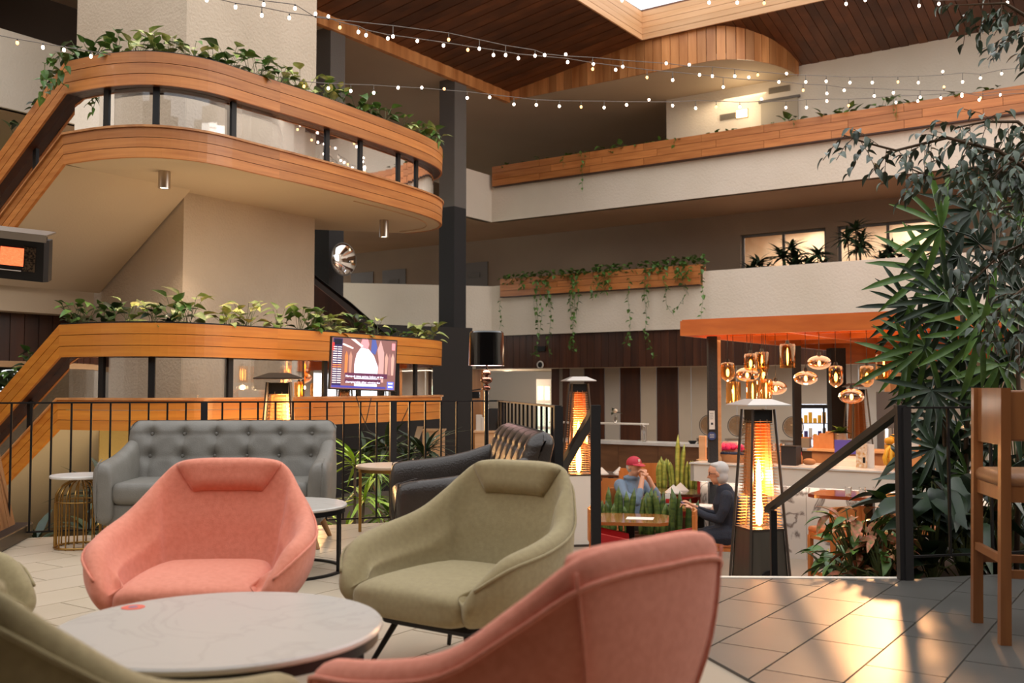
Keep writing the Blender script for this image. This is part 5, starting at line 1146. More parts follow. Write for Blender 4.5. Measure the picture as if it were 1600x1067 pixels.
# tablet / box fixed on the free column
p = P(735, 617, 23.2); t = thing('black_box', 'black sloped box fixed to the free-standing column', 'box', tuple(p), 0); m = MB(); m.rbox((0, 0, .0), (.44, .3, .16), .03); obj('body', m, black, t); m = MB(); m.box((0, 0, .1), (.52, .4, .03), rot=M4.Rotation(R(-8), 3, 'Y')); obj('lid', m, blackp, t)
# television
tvl, tvr = P(516, 566, 11.9), P(620, 572, 12.35); cen = (tvl + tvr) / 2; d_ = (tvr - tvl); ang = math.atan2(d_.y, d_.x); Wt = math.hypot(d_.x, d_.y); Ht = .64
tv = thing('television', 'television showing a player in a white shirt, hung before the lower landing', 'television', tuple(cen), ang)
tv.matrix_basis = M4.Translation(cen) @ M4.Rotation(ang, 4, 'Z') @ M4.Rotation(R(2.0), 4, 'Y')
m = MB(); m.rbox((0, .03, 0), (Wt, .05, Ht), .006); obj('housing', m, black, tv)
em = lambda n, c, s=1.0: mat(n, c, .4, emit=c, es=s)
W2, H2 = Wt - .03, Ht - .03
def quad(nm, pts, m_, y=-.002, par=None, lab=None):
    mb_ = MB(); mb_.add([(x * W2 / 2, y, z * H2 / 2) for x, z in pts], [tuple(range(len(pts)))]); return obj(nm, mb_, m_, par or tv, label=lab)
scr = quad('screen', [(-1, -1), (1, -1), (1, 1), (-1, 1)], em('tv_brown', (120, 84, 82), .8), .004)
quad('picture_shirt', [(-.28, -.9), (.42, -.9), (.44, -.1), (.3, .35), (.12, .62), (-.1, .68), (-.24, .4), (-.3, 0)], em('tv_white', (228, 232, 255), 1.15), .0025, scr)
quad('picture_head', [(-.1, .66), (.1, .6), (.14, .8), (.1, 1), (-.08, 1), (-.12, .84)], em('tv_pink', (222, 140, 150), .9), .0024, scr)
quad('picture_stand', [(.2, .5), (.34, .4), (.4, .7), (.34, 1), (.22, 1)], em('tv_blue', (70, 84, 150), .9), .0022, scr)
quad('picture_arm', [(.44, -.7), (.62, -.7), (.62, .5), (.5, 1), (.4, .6), (.46, .1)], em('tv_skin', (190, 150, 150), .8), .0021, scr)
quad('picture_beam', [(-.44, .98), (-.3, .98), (-.04, .72), (-.1, .68)], em('tv_pale', (225, 215, 215), .9), .0021, scr)
quad('picture_beam', [(-.7, .74), (-.66, .8), (-.34, .64), (-.36, .58)], MATS['tv_pale'], .0021, scr)
for k, x in enumerate((-.55, -.42, .7, .8, .9)): quad('picture_crowd', [(x - .04, -.4), (x + .03, -.4), (x + .05, .3), (x, .5), (x - .05, .3)], em('tv_crowd%d' % k, [(200, 120, 70), (170, 130, 120), (190, 150, 140), (150, 110, 110), (200, 160, 150)][k], .7), .0022, scr)
sb_ = quad('side_bar', [(-.98, -.88), (-.7, -.88), (-.68, .98), (-.96, .98)], em('tv_navy', (44, 34, 84), .7), .0018, scr)
quad('side_logo', [(-.93, .72), (-.7, .72), (-.7, .94), (-.93, .94)], em('tv_ink', (16, 16, 40), .6), .0014, scr)
for k in range(17):
    z = .62 - k * .088
    for x0, x1 in ((-.96, -.84), (-.82, -.7)): quad('side_row', [(x0, z), (x1, z), (x1, z + .034), (x0, z + .034)], MATS['tv_pale'] if k not in (8, 9) else em('tv_org%d%d' % (k, int(x0 * -100)), (255, 140, 70), 1.1), .0012, scr)
quad('side_flag', [(-.99, .5), (-.93, .5), (-.93, .8), (-.99, .8)], em('tv_red', (220, 50, 50), 1), .0012, scr)
quad('ticker', [(-.98, -.96), (.7, -.96), (.7, -.88), (-.98, -.88)], em('tv_tick', (60, 60, 150), .9), .0016, scr)
quad('channel_logo', [(.74, -.98), (.96, -.98), (.96, -.66), (.74, -.66)], em('tv_logo', (90, 100, 190), 1), .0014, scr)
for z in (-.76, -.9): quad('logo_line', [(.78, z), (.92, z), (.92, z + .06), (.78, z + .06)], MATS['tv_white'], .001, scr)
quad('caption_band', [(-.58, -.55), (.74, -.55), (.74, -.36), (-.58, -.36)], em('tv_cap', (84, 40, 70), .7), .0016, scr)
quad('caption_band', [(-.58, -.78), (.54, -.78), (.54, -.59), (-.58, -.59)], MATS['tv_cap'], .0016, scr)
quad('score_mark', [(.86, .62), (.96, .62), (.96, .9), (.86, .9)], MATS['tv_pink'], .0014, scr)
def text(s, loc, size, m_, parent, rot=(math.pi / 2, 0, 0), name='lettering', ext=.0003):
    cu = bpy.data.curves.new(name, 'FONT'); cu.body = s; cu.size = size; cu.extrude = ext; cu.materials.append(m_); cu.offset = size * .012
    tmp = bpy.data.objects.new('tmp', cu); C.objects.link(tmp); bpy.context.view_layer.update(); cu = bpy.data.meshes.new_from_object(tmp); bpy.data.objects.remove(tmp)
    o = bpy.data.objects.new(name, cu); C.objects.link(o); o.parent = parent; o.matrix_basis = M4.Translation(V(loc)) @ Euler(rot).to_matrix().to_4x4(); return o
text('Merca di time points below at the', (-.56 * W2 / 2, -.0005, -.53 * H2 / 2), .036, MATS['tv_white'], scr)
text('championship after winning the', (-.56 * W2 / 2, -.0005, -.76 * H2 / 2), .036, MATS['tv_white'], scr)
m = MB(); m.tube([(0, .06, .1), (.1, .4, .1), (.2, .75, .12)], .03, 6); m.box((0, .07, .1), (.3, .03, .3)); obj('wall_mount', m, black, tv)
for k, pts in enumerate((((556, 618), (566, 650), (575, 672), (596, 684), (618, 678), (632, 650), (642, 628)), ((580, 622), (574, 650), (568, 672), (562, 676)))):
    t = thing('cable', 'black cable %s below the television' % ['hanging in a wide loop', 'hanging in a short curl'][k], 'cable', tuple(P(pts[0][0], pts[0][1], 12.5)), 0)
    m = MB(); m.tube([P(x, y, 12.2 + .0 * k) for x, y in pts], .006, 5); obj('wire', m, black, t, world=True, smooth=True)
# easel board, desk and stand near the free column
c = P(650, 690, 15.5); t = thing('leaning_board', 'white board leaning at a slant beyond the railing, left of the column', 'board', (c.x, c.y, LOW), 0); m = MB(); m.hexa([P(639, 712, 15.5), P(646, 712, 15.5), P(646, 712, 15.6), P(639, 712, 15.6), P(652, 666, 15.5), P(662, 666, 15.5), P(662, 666, 15.6), P(652, 666, 15.6)]); obj('panel', m, whitep, t, world=True); m = MB(); m.hexa([P(636, 800, 15.5), P(639, 800, 15.5), P(639, 800, 15.53), P(636, 800, 15.53), P(646, 690, 15.5), P(649, 690, 15.5), P(649, 690, 15.53), P(646, 690, 15.53)]); obj('strut', m, whitep, t, world=True)
for k, (x0, x1, y0, Y, lab) in enumerate(((660, 692, 674, 19.5, 'timber clad desk behind the free column'), (742, 800, 676, 18.5, 'timber host desk beyond the railing behind the floor lamp'))):
    a, b = P(x0, y0, Y), P(x1, y0, Y); t = thing('host_desk', lab, 'desk', ((a.x + b.x) / 2, Y, LOW), 0); m = MB(); m.box((0, .3, (a.z - LOW) / 2), (b.x - a.x, .6, a.z - LOW)); obj('body', m, woodlt, t); m = MB(); m.box((0, .3, a.z - LOW + .015), (b.x - a.x + .05, .65, .03)); obj('top', m, woodlt, t)
for k, (px, hh_, m_) in enumerate(((748, .3, whitep), (756, .25, whitep), (764, .22, chrome), (773, .42, black), (783, .2, whitep))):
    p = P(px, 676, 18.6); t = thing('menu_holder', ['white menu card on the left of the host desk', 'second white menu card on the host desk', 'steel cup on the host desk', 'tall black monitor on the host desk', 'white card at the right of the host desk'][k], 'desk item', (p.x, p.y + .2, p.z + .03), R(10 * k)); m = MB(); m.rbox((0, 0, hh_ / 2), (.12 + .2 * (m_ is black), .05, hh_), .01); obj('body', m, m_, t)
    m = MB(); m.box((0, 0, .008), (.14, .1, .016)); obj('foot', m, m_, t)
t = thing('shelf_unit', 'dark shelf unit with pale shelves behind the television', 'shelf', tuple(P(498, 640, 17.5)), 0)
for k in range(4): m = MB(); p = P(498, 577 + k * 16, 17.5); m.box((p.x, p.y, p.z), (.5, .3, .03)); obj('shelf', m, whitep, t, world=True)
p = P(498, 600, 17.7); m = MB(); m.box((p.x, p.y + .1, .3), (.55, .05, 2.8)); obj('back', m, svc, t, world=True)
# ================================================================ STRING LIGHTS
warmb = mat('bulb_glow', (255, 222, 200), .5, emit=(255, 226, 205), es=9); warmd = mat('bulb_dim', (255, 190, 120), .5, emit=(255, 190, 120), es=3)
STR = {
 'lowest festoon string, from the upper planter to the long planter': (10.2, 17.5, [(27, 67), (67, 74), (100, 78), (142, 88), (178, 93), (218, 99), (253, 105), (291, 110), (330, 102), (362, 117), (402, 126), (440, 131), (475, 135), (513, 138), (548, 142), (584, 145), (622, 137), (659, 137), (694, 139), (730, 153), (765, 152), (803, 163), (838, 164), (874, 166), (908, 167), (944, 168), (979, 164), (1014, 156), (1051, 165), (1087, 169), (1119, 167), (1156, 167), (1190, 155), (1228, 168), (1260, 168), (1292, 158), (1326, 165), (1366, 150), (1400, 160), (1434, 158), (1470, 153), (1503, 147), (1532, 153), (1563, 148)]),
 'middle festoon string crossing in front of the roof': (9.6, 16.5, [(323, 0), (368, 11), (409, 24), (452, 28), (513, 26), (531, 43), (560, 50), (572, 55), (606, 60), (652, 64), (693, 71), (731, 78), (771, 86), (810, 91), (887, 97), (927, 100), (962, 109), (1011, 121), (1051, 125), (1093, 117), (1130, 136), (1170, 121), (1217, 128), (1255, 141), (1292, 146), (1319, 141), (1366, 150), (1396, 145), (1438, 152), (1475, 136), (1503, 150), (1530, 156)]),
 'upper festoon string running just above the middle one': (9.8, 17, [(412, 7), (461, 13), (493, 22), (614, 57), (701, 62), (749, 76), (790, 86), (836, 87), (851, 86), (884, 85), (926, 108), (973, 104), (1041, 99), (1077, 101), (1113, 119), (1148, 119), (1184, 117), (1229, 115), (1259, 128), (1291, 127), (1328, 129), (1363, 129), (1403, 128), (1435, 129), (1473, 112), (1504, 128), (1532, 122), (1565, 115)]),
 'short festoon string in front of the skylight at the top': (10.5, 13, [(972, 0), (1108, 4), (1152, 4), (1194, 5), (1322, 6), (1352, 0), (1436, 9), (1467, 6), (1574, 4)]),
}
bm1 = MB(); bm1.ell((0, 0, 0), (.017, .017, .021), 8, 6); bm1.cur = 1; bm1.cyl((0, 0, .016), (0, 0, .036), .009, .007, 6)
meW = bm1.mesh('bulb', [warmb, black], True); meD = bm1.mesh('bulb_dim', [warmd, black], True)
for i, (lab, (Ya, Yb, pts)) in enumerate(STR.items()):
    xs0, xs1 = pts[0][0], pts[-1][0]; Yof = lambda x: Ya + (Yb - Ya) * (x - xs0) / (xs1 - xs0)
    o_ = P(pts[0][0], pts[0][1] - 8, Ya); t = thing('string_lights', lab, 'string lights', tuple(o_), 0)
    cp_ = []; ext = [(pts[0][0] - 60, pts[0][1] - 12)] + list(pts) + [(1680, pts[-1][1] - 10)]
    for k in range(len(ext)):
        lo, hi = max(0, k - 3), min(len(ext), k + 4); s_ = ext[lo:hi]; cp_.append((ext[k][0], sum(q[1] for q in s_) / len(s_) if 2 < k < len(ext) - 3 else ext[k][1]))
    m = MB(); m.tube([P(x, y - 6, Yof(x)) for x, y in cp_], .005, 4)
    for k, (x, y) in enumerate(pts):
        yc = cp_[k + 1][1] - 6; up = y < yc; p = P(x, y, Yof(x)); sc_ = .8 + .022 * p.y
        m.tube([P(x, yc, Yof(x)), p + V((0, 0, -.03 if up else .03))], .005, 4)
        inst('bulb', meW if (k * 7 + i) % 6 else meD, t, M4.Translation(p) @ (M4.Rotation(math.pi, 4, 'X') if up else M4.Identity(4)) @ M4.Scale(sc_, 4), world=True)
    obj('cord', m, greycol, t, world=True)

rg = MB(); rpt = offs(full, -.22)[idx0:idx1] if False else [V((p.x, p.y, 3.637)) for p in offs(full, -.22)[nF + 34:nL]]
rg.tube(rpt, .012, 5); obj('soffit_groove', rg, brownsof, bpy.data.objects['ceiling_6'], smooth=True)
# ================================================================ PLANTS
rp_ = random.Random(11)
g1 = mat('leaf_green', (62, 96, 36), .45, c2=(96, 130, 52), scale=(9, 9, 9), rand=.3, coat=.15)
g2 = mat('leaf_variegated', (120, 146, 62), .45, c2=(214, 212, 140), scale=(14, 14, 14), rand=.2, coat=.15)
g3 = mat('leaf_dark', (26, 42, 24), .5, c2=(38, 60, 30), scale=(9, 9, 9), rand=.3, coat=.08)
g4 = mat('leaf_bright', (120, 160, 40), .45, c2=(170, 196, 70), scale=(9, 9, 9), rand=.2)
g5 = mat('leaf_greygreen', (54, 70, 52), .42, c2=(76, 90, 68), scale=(9, 9, 9), rand=.3, coat=.25)
pk = mat('leaf_pink', (216, 120, 96), .5, c2=(110, 116, 54), scale=(16, 16, 16), rand=.15)
snk = mat('snake_leaf', (44, 68, 34), .4, c2=(98, 118, 50), scale=(3, 3, 26), rand=.2)
snk2 = mat('snake_leaf_edged', (176, 184, 90), .4, c2=(120, 140, 60), scale=(3, 3, 20), rand=.15)
stemm = mat('stem', (88, 96, 50), .6); bark = mat('bark', (84, 64, 44), .8); terra = mat('terracotta', (170, 96, 60), .7)
def leafmesh(name, m_, L_, W_, n=4, fold=.2, droop=.3, shape='heart'):
    mb_ = MB(); vs = []
    for i in range(n + 1):
        t = i / n
        if shape == 'heart': w_ = W_ * (math.sin(math.pi * min(1, t ** .62 + .02)) ** .8 if 0 < t < 1 else 0)
        elif shape == 'lance': w_ = W_ * math.sin(math.pi * min(1, .06 + .94 * t) ** .85) if t < 1 else 0
        else: w_ = W_ * min(1, .35 + 3 * t) * (1 if t < .75 else (1 - t) / .25 * .9 + .1)
        w_ = max(w_, W_ * .03); z = -droop * L_ * t * t
        vs += [(-w_, L_ * t, z + w_ * fold * 2), (0, L_ * t, z), (w_, L_ * t, z + w_ * fold * 2)]
    fs = []
    for i in range(n):
        a = i * 3; fs += [(a, a + 1, a + 4, a + 3), (a + 1, a + 2, a + 5, a + 4)]
    mb_.add(vs, fs); return mb_.mesh(name, m_, True)
def lm(p, az, el, roll=0, s=1):                              # leaf matrix: +Y points to azimuth az, elevation el
    return M4.Translation(p) @ M4.Rotation(az, 4, 'Z') @ M4.Rotation(el, 4, 'X') @ M4.Rotation(roll, 4, 'Y') @ M4.Scale(s, 4)
HEART = {k: leafmesh('leaf_' + k, m_, .13, .045, 4, .18, .35) for k, m_ in (('green', g1), ('pale', g2), ('dark', g3))}
def addmesh(mb_, me, mtx):
    o = len(mb_.v); mb_.v += [tuple(mtx @ v.co) for v in me.vertices]; mb_.f += [tuple(i + o for i in p.vertices) for p in me.polygons]; mb_.mi += [0] * len(me.polygons)
def clump(p, label, n=14, s=1.0, kinds=('green', 'pale'), group=None, name='pothos_plant', spread=.1, h=.14, joined=False, outward=None, cat_='plant'):
    t = thing(name, label, cat_, tuple(p), 0, group); st = MB(); jm = MB()
    for k in range(n):
        az = rp_.uniform(0, 2 * math.pi); rr = rp_.uniform(.02, spread) * s; hh_ = rp_.uniform(.02, h) * s
        b = V((math.cos(az) * rr * .3, math.sin(az) * rr * .3, 0)); e = V((-math.sin(az) * rr, math.cos(az) * rr, hh_))
        st.tube([b, (b + e) / 2 + V((0, 0, .02)), e], .003, 3, cap=False)
        me = HEART[kinds[0] if rp_.random() < .5 else kinds[-1]]; mt = lm(e, az, rp_.uniform(-.3, 1.0), rp_.uniform(-.5, .5), s * rp_.uniform(.75, 1.25))
        if joined: addmesh(jm, me, mt)
        else: inst('leaf', me, t, mt)
    if joined: obj('leaves', jm, MATS['leaf_green'], t, smooth=True, kind='stuff')
    obj('stems', st, stemm, t); return t
inner_ = offs(full, -.16)
def idx_at(px, lo, hi): return min(range(lo, hi), key=lambda i: abs(800 + F * inner_[i].x / inner_[i].y - px))
def fpoint(px):                                              # on the left flight, between path vertices
    best = None
    for i in range(0, nF):
        for k in range(20):
            q = inner_[i].lerp(inner_[i + 1], k / 20); z = zf[i] + (zf[i + 1] - zf[i]) * k / 20; d_ = abs(800 + F * q.x / q.y - px)
            if best is None or d_ < best[0]: best = (d_, q, z)
    return best[1], best[2]
UP = [(28, 'f'), (62, 'f'), (95, 'f'), (122, 0), (145, 1), (172, 0), (205, 2), (240, 1), (262, 2), (290, 1), (328, 0), (352, 1), (385, 0), (408, 1), (440, 1), (470, 2), (498, 1), (520, 1), (548, 0), (572, 0), (596, 0), (632, 1), (655, 1), (676, 1)]
LO = [(8, 'f'), (30, 'f'), (52, 'f'), (100, 0), (125, 0), (165, 3), (197, 2), (243, 3), (268, 0), (292, 2), (362, 2), (385, 2), (430, 1), (462, 0), (480, 0), (505, 2), (530, 2), (558, 3), (590, 1), (622, 0), (648, 2), (672, 2)]
KS = {0: ('green', 'green'), 1: ('green', 'pale'), 2: ('pale', 'pale'), 3: ('dark', 'green'), 'f': ('green', 'dark')}
DSC = {0: 'green-leaved', 1: 'green and cream', 2: 'pale variegated', 3: 'dark-leaved', 'f': 'green'}
for zb, lst, nm in ((3.0, UP, 'upper'), (0.0, LO, 'lower')):
    nf = 0
    for k, (px, kd) in enumerate(lst):
        if kd == 'f': q, z = fpoint(px); lab = 'green pothos in the sloping part of the %s planter, %s from the left' % (nm, ORD[k])
        else: i = idx_at(px, nF, nL + 1); q, z = inner_[i], 0; lab = '%s pothos in the curved %s planter, %s from its left kink' % (DSC[kd], nm, ORD[k - 3])
        clump(V((q.x, q.y, zb + 1.775 + z)), lab, 17, rp_.uniform(1.0, 1.35), KS[kd], spread=.15, h=.27)
# trailing strands at both ends of the upper planter
def vine(pts, parent, s=1.0, step=.055, me=None, name='vine'):
    jm = MB(); pts = [V(p) for p in pts]; jm.tube(pts, .004, 3, cap=False)
    n_st = len(jm.f)
    for a, b in zip(pts, pts[1:]):
        n = max(1, int((b - a).length / step))
        for k in range(n):
            q = a.lerp(b, k / n); addmesh(jm, me or HEART['green'], lm(q, rp_.choice((R(100), R(260))) + rp_.uniform(-.9, .9) + R(-35), rp_.uniform(-1.2, .1), rp_.uniform(-.6, .6), s * rp_.uniform(.7, 1.1)))
    return obj(name, jm, (me or HEART['green']).materials[0], parent, world=True, kind='stuff')
t = thing('trailing_pothos', 'pothos strands trailing over the left bend of the upper planter', 'plant', tuple(P(95, 90, 11.0)), 0)
for pts in (((100, 80), (85, 100), (78, 130), (72, 150)), ((115, 80), (98, 110), (92, 128), (105, 135)), ((85, 85), (70, 100), (66, 160))): vine([P(x, y, 10.85 + .1 * i) for i, (x, y) in enumerate(pts)], t, .9)
t = thing('trailing_pothos', 'pothos strands trailing over the rounded end of the upper planter', 'plant', tuple(P(684, 215, 15.2)), 0)
for pts in (((670, 200), (685, 215), (694, 226)), ((660, 190), (682, 205), (690, 216))): vine([P(x, y, 15.0) for i, (x, y) in enumerate(pts)], t, 1.2)
# first floor gallery planter: foliage tops and long vines
HS = leafmesh('small_leaf', g1, .13, .05, 3, .15, .2)
t = thing('trailing_vines', 'mass of pothos vines hanging from the short first floor planter', 'plant', tuple(onplane(940, 440, -.3)), A2 - math.pi / 2)
jm = MB()
for k in range(520):
    px = rp_.uniform(782, 1100); dens = (px < 980) or px > 1005
    if not dens and rp_.random() < .7: continue
    top = 437 - (px - 782) * .085; q = onplane(px, top, -.02 - rp_.random() * .22); q.z += rp_.uniform(-.12, .12) + (.05 if 1040 < px else 0)
    addmesh(jm, HS, lm(q, rp_.uniform(0, 6.28), rp_.uniform(-.8, .8), rp_.uniform(-.6, .6), rp_.uniform(.7, 1.2)))
obj('foliage', jm, g1, t, world=True, kind='stuff')
VN = [(782, 470, 515, 2), (818, 425, 455, 2), (815, 440, 452, 1), (839, 440, 560, 2), (836, 440, 500, 2), (845, 440, 520, 1), (859, 440, 558, 2), (855, 440, 480, 3), (892, 430, 500, 4), (897, 430, 545, 3), (902, 430, 492, 3), (925, 435, 470, 2), (935, 430, 465, 4), (945, 430, 460, 4), (950, 430, 452, 3), (983, 435, 542, 1), (1008, 425, 530, 2), (1012, 425, 480, 3), (1038, 425, 455, 1), (1060, 418, 440, 3), (1068, 418, 455, 4), (1075, 418, 440, 3), (1097, 420, 500, 2)]
for px, y0, y1, n in VN:
    for j in range(1 if n < 3 else 2):
        pts = []; x = px + rp_.uniform(-2, 2) * j
        for k in range(7): pts.append(onplane(x + 2.0 * math.sin(k * 1.3 + px), y0 + (y1 - y0) * k / 6, -.26 - .03 * j))
        vine(pts, t, .95, .085, HS)
for pts in (((1040, 452), (1041, 475), (1048, 487), (1060, 478), (1072, 460), (1074, 450)), ((1011, 520), (1014, 540), (1022, 556), (1028, 555)), ((840, 540), (838, 555), (828, 552)), ((895, 530), (888, 540), (895, 548), (903, 542)), ((982, 520), (978, 535), (974, 542))): vine([onplane(x, y, -.27) for x, y in pts], t, .9, .07, HS)
# second floor gallery planter plants
for k, (px, s_) in enumerate(((790, .8), (815, .8), (850, 1.0), (885, .9), (905, 1.1), (950, 1.3), (975, 1.2), (1000, 1), (1030, 1.0), (1058, .9), (1105, .9), (1118, 1), (1140, .9), (1183, .7), (1213, .8), (1240, 1.5), (1300, 1.2), (1325, 1.4), (1360, 1.1), (1385, 1.9), (1430, 1.0), (1517, 1.4), (1560, 1.0))):
    p = onplane(px, 300, .05); clump(V((p.x, p.y, 6.78)), 'small pothos tuft, %s along the second floor planter from the far corner' % ORD[k], 9, s_ * 1.1, ('green', 'pale' if k % 3 == 0 else 'green'), joined=True, spread=.2, h=.12)
t = thing('trailing_pothos', 'thin pothos strands hanging over the long second floor planter', 'plant', tuple(onplane(910, 240, -.2)), 0)
for px, y0, y1 in ((909, 236, 300), (913, 236, 262), (880, 243, 262), (1240, 180, 198), (1400, 150, 188), (1396, 150, 180), (1054, 215, 232)): vine([onplane(px + rp_.uniform(-1, 1), y0 + (y1 - y0) * k / 3, -.2) for k in range(4)], t, .8, .1, HS)
# dracaenas behind the first floor parapet
STRAP = {n_: leafmesh('strap_' + n_, m_, L_, w_, 4, .15, .55, 'lance') for n_, m_, L_, w_ in (('dark', g3, .5, .028), ('bright', g4, .42, .02), ('green', g1, .45, .026), ('wide', g3, .42, .045))}
def dracaena(loc, label, heads, kind='dark', n=22, s=1.0, group=None):
    t = thing('dracaena', label, 'plant', tuple(loc), 0, group)
    for (dx, dy, h) in heads:
        m = MB(); m.tube([(dx * .3, dy * .3, 0), (dx * .7, dy * .7, h * .5), (dx, dy, h)], .014 * s, 6); obj('cane', m, bark, t, smooth=True)
        for k in range(n):
            az = k * 2.4 + rp_.random(); el = rp_.uniform(-.2, 1.25); inst('leaf', STRAP[kind], t, lm(V((dx, dy, h - .12 * s * rp_.random())), az, el, rp_.uniform(-.3, .3), s * rp_.uniform(.8, 1.15)))
    return t
for k, (px, hs) in enumerate(((1186, .95), (1236, 1.25), (1278, 1.05), (1338, 1.55), (1392, 1.0), (1430, .95))):
    p = onplane(px, 400, .8); dracaena(V((p.x, p.y, 2.735)), ['dark dracaena furthest left behind the first floor parapet', 'dark dracaena in the middle of the first corridor window', 'dark dracaena at the right of the first corridor window', 'tallest dark dracaena, between the two corridor windows', 'dark dracaena in front of the second corridor window', 'dark dracaena partly behind the palm, by the second corridor window'][k], [(0, 0, hs + .28), (.15, .1, hs + .05), (-.17, .05, hs + .08), (.05, -.1, hs - .15)], 'wide', 34, .85)
# plants beyond the terrace rail at the left and centre
def gp(px, Y): return V(((px - 800) * Y / F, Y, LOW))
dracaena(gp(62, 8.6), 'small dark dracaena by the timber pylon behind the railing', [(0, 0, .9), (.12, .05, .6), (-.1, .1, .45)], 'wide', 12, .75)
dracaena(gp(150, 8.9), 'tall broad-leaved dracaena behind the brass side table', [(.1, 0, 1.3), (-.05, .1, .95), (.05, -.1, .6)], 'wide', 14, .95)
dracaena(gp(175, 9.6), 'slender dracaena between the brass table and the grey sofa', [(0, 0, 1.1)], 'wide', 12, .9)
dracaena(gp(556, 9.4), 'bright green strappy dracaena behind the right end of the grey sofa', [(0, 0, 1.55), (.08, .05, 1.2), (-.08, .0, .85), (.1, .0, .5)], 'bright', 24, .95)
dracaena(gp(590, 10.2), 'green strappy dracaena above the brass-legged table', [(0, 0, 1.35), (.15, 0, .95), (-.1, .1, .6)], 'green', 30, 1.0)
dracaena(gp(628, 9.9), 'lower bright strappy plant between the railing posts', [(0, 0, .75), (.15, .1, 1.0)], 'bright', 22, .95)
dracaena(gp(665, 11.5), 'dark dracaena in front of the leaning white board', [(0, 0, 1.5), (-.2, .1, 1.3), (-.45, .0, 1.55), (-.7, .1, 1.4)], 'dark', 30, .95)
# snake plants
def snake(loc, label, spots, m_=snk):
    t = thing('snake_plant', label, 'plant', tuple(loc), 0); mes = []
    for (dx, dy, h, ln) in spots:
        mb_ = MB(); secs = []; tw = rp_.uniform(-.6, .6); w0 = .028
        for k in range(6):
            q = k / 5; w_ = w0 * (.7 + .6 * math.sin(math.pi * q * .8)) * (1 if q < .8 else (1 - q) / .2 * .95 + .05); a = tw * q + rp_.uniform(-.05, .05)
            c_ = V((dx + ln * q * q * h, dy, h * q)); u = V((math.cos(a), math.sin(a), 0)) * w_; n_ = V((-math.sin(a), math.cos(a), 0)) * .006 * (1 - q * .8)
            secs.append([c_ - u, c_ - n_, c_ + u, c_ + n_])
        mb_.loft(secs); obj('leaf', mb_, m_, t, smooth=True)
    return t
def trough(label, p0, p1, wdt, z1, m_):
    d = V(p1) - V(p0); a = math.atan2(d.y, d.x); c_ = (V(p0) + V(p1)) / 2; t = thing('plant_trough', label, 'planter', (c_.x, c_.y, LOW), a)
    m = MB(); L_ = d.length
    for y in (-1, 1): m.box((0, y * (wdt / 2 - .015), (z1 - LOW) / 2), (L_, .03, z1 - LOW))
    for x in (-1, 1): m.box((x * (L_ / 2 - .015), 0, (z1 - LOW) / 2), (.03, wdt - .06, z1 - LOW))
    obj('box', m, m_, t); m = MB(); m.box((0, 0, z1 - LOW - .06), (L_ - .06, wdt - .06, .04)); obj('soil', m, soil, t); return t
sa, sb2 = P(945, 800, 12.0), P(1090, 800, 11.75)
trough('dark trough holding the near row of snake plants', (sa.x, sa.y, 0), (sb2.x, sb2.y, 0), .3, -.62, wooddk)
hs_ = [(.0, .33), (.05, .42), (.12, .3), (.2, .46), (.26, .5), (.31, .36), (.38, .3), (.44, .45), (.5, .33), (.56, .58), (.61, .52), (.66, .44)]
base_ = V((sa.x, sa.y, -.68)); dd_ = (V((sb2.x, sb2.y, 0)) - V((sa.x, sa.y, 0))).normalized()
for g0, lab in ((0, 'snake plant at the left of the near row, in front of the man'), (1, 'snake plant in the middle of the near row'), (2, 'banded snake plant at the right of the near row')):
    q = base_ + dd_ * (.12 + .36 * g0); sp_ = []
    for k in range(12): sp_.append((rp_.uniform(-.2, .2), rp_.uniform(-.08, .08), rp_.uniform(.36, .62), rp_.uniform(-.15, .15)))
    snake(q, lab, sp_)
q = P(1058, 720, 14.9); snake(V((q.x, q.y, -.45)), 'tallest pale-edged snake plant rising behind the dark table', [(0, 0, .86, .02), (.06, .03, .72, .08), (-.05, .03, .45, -.1)], snk2)
for px, lab in ((1038, 'pale-edged snake plant left of the tallest one'), (1075, 'snake plant right of the tallest one'), (1092, 'pale-edged snake plant next to the bar end')):
    q = P(px, 720, 15.1); snake(V((q.x, q.y, -.45)), lab, [(rp_.uniform(-.15, .15), rp_.uniform(-.05, .05), rp_.uniform(.3, .55), rp_.uniform(-.1, .1)) for k in range(8)], snk2)
sa2, sb3 = P(1020, 730, 15.1), P(1110, 730, 14.9); trough('dark trough holding the far row of snake plants', (sa2.x, sa2.y, 0), (sb3.x, sb3.y, 0), .4, -.4, wooddk)
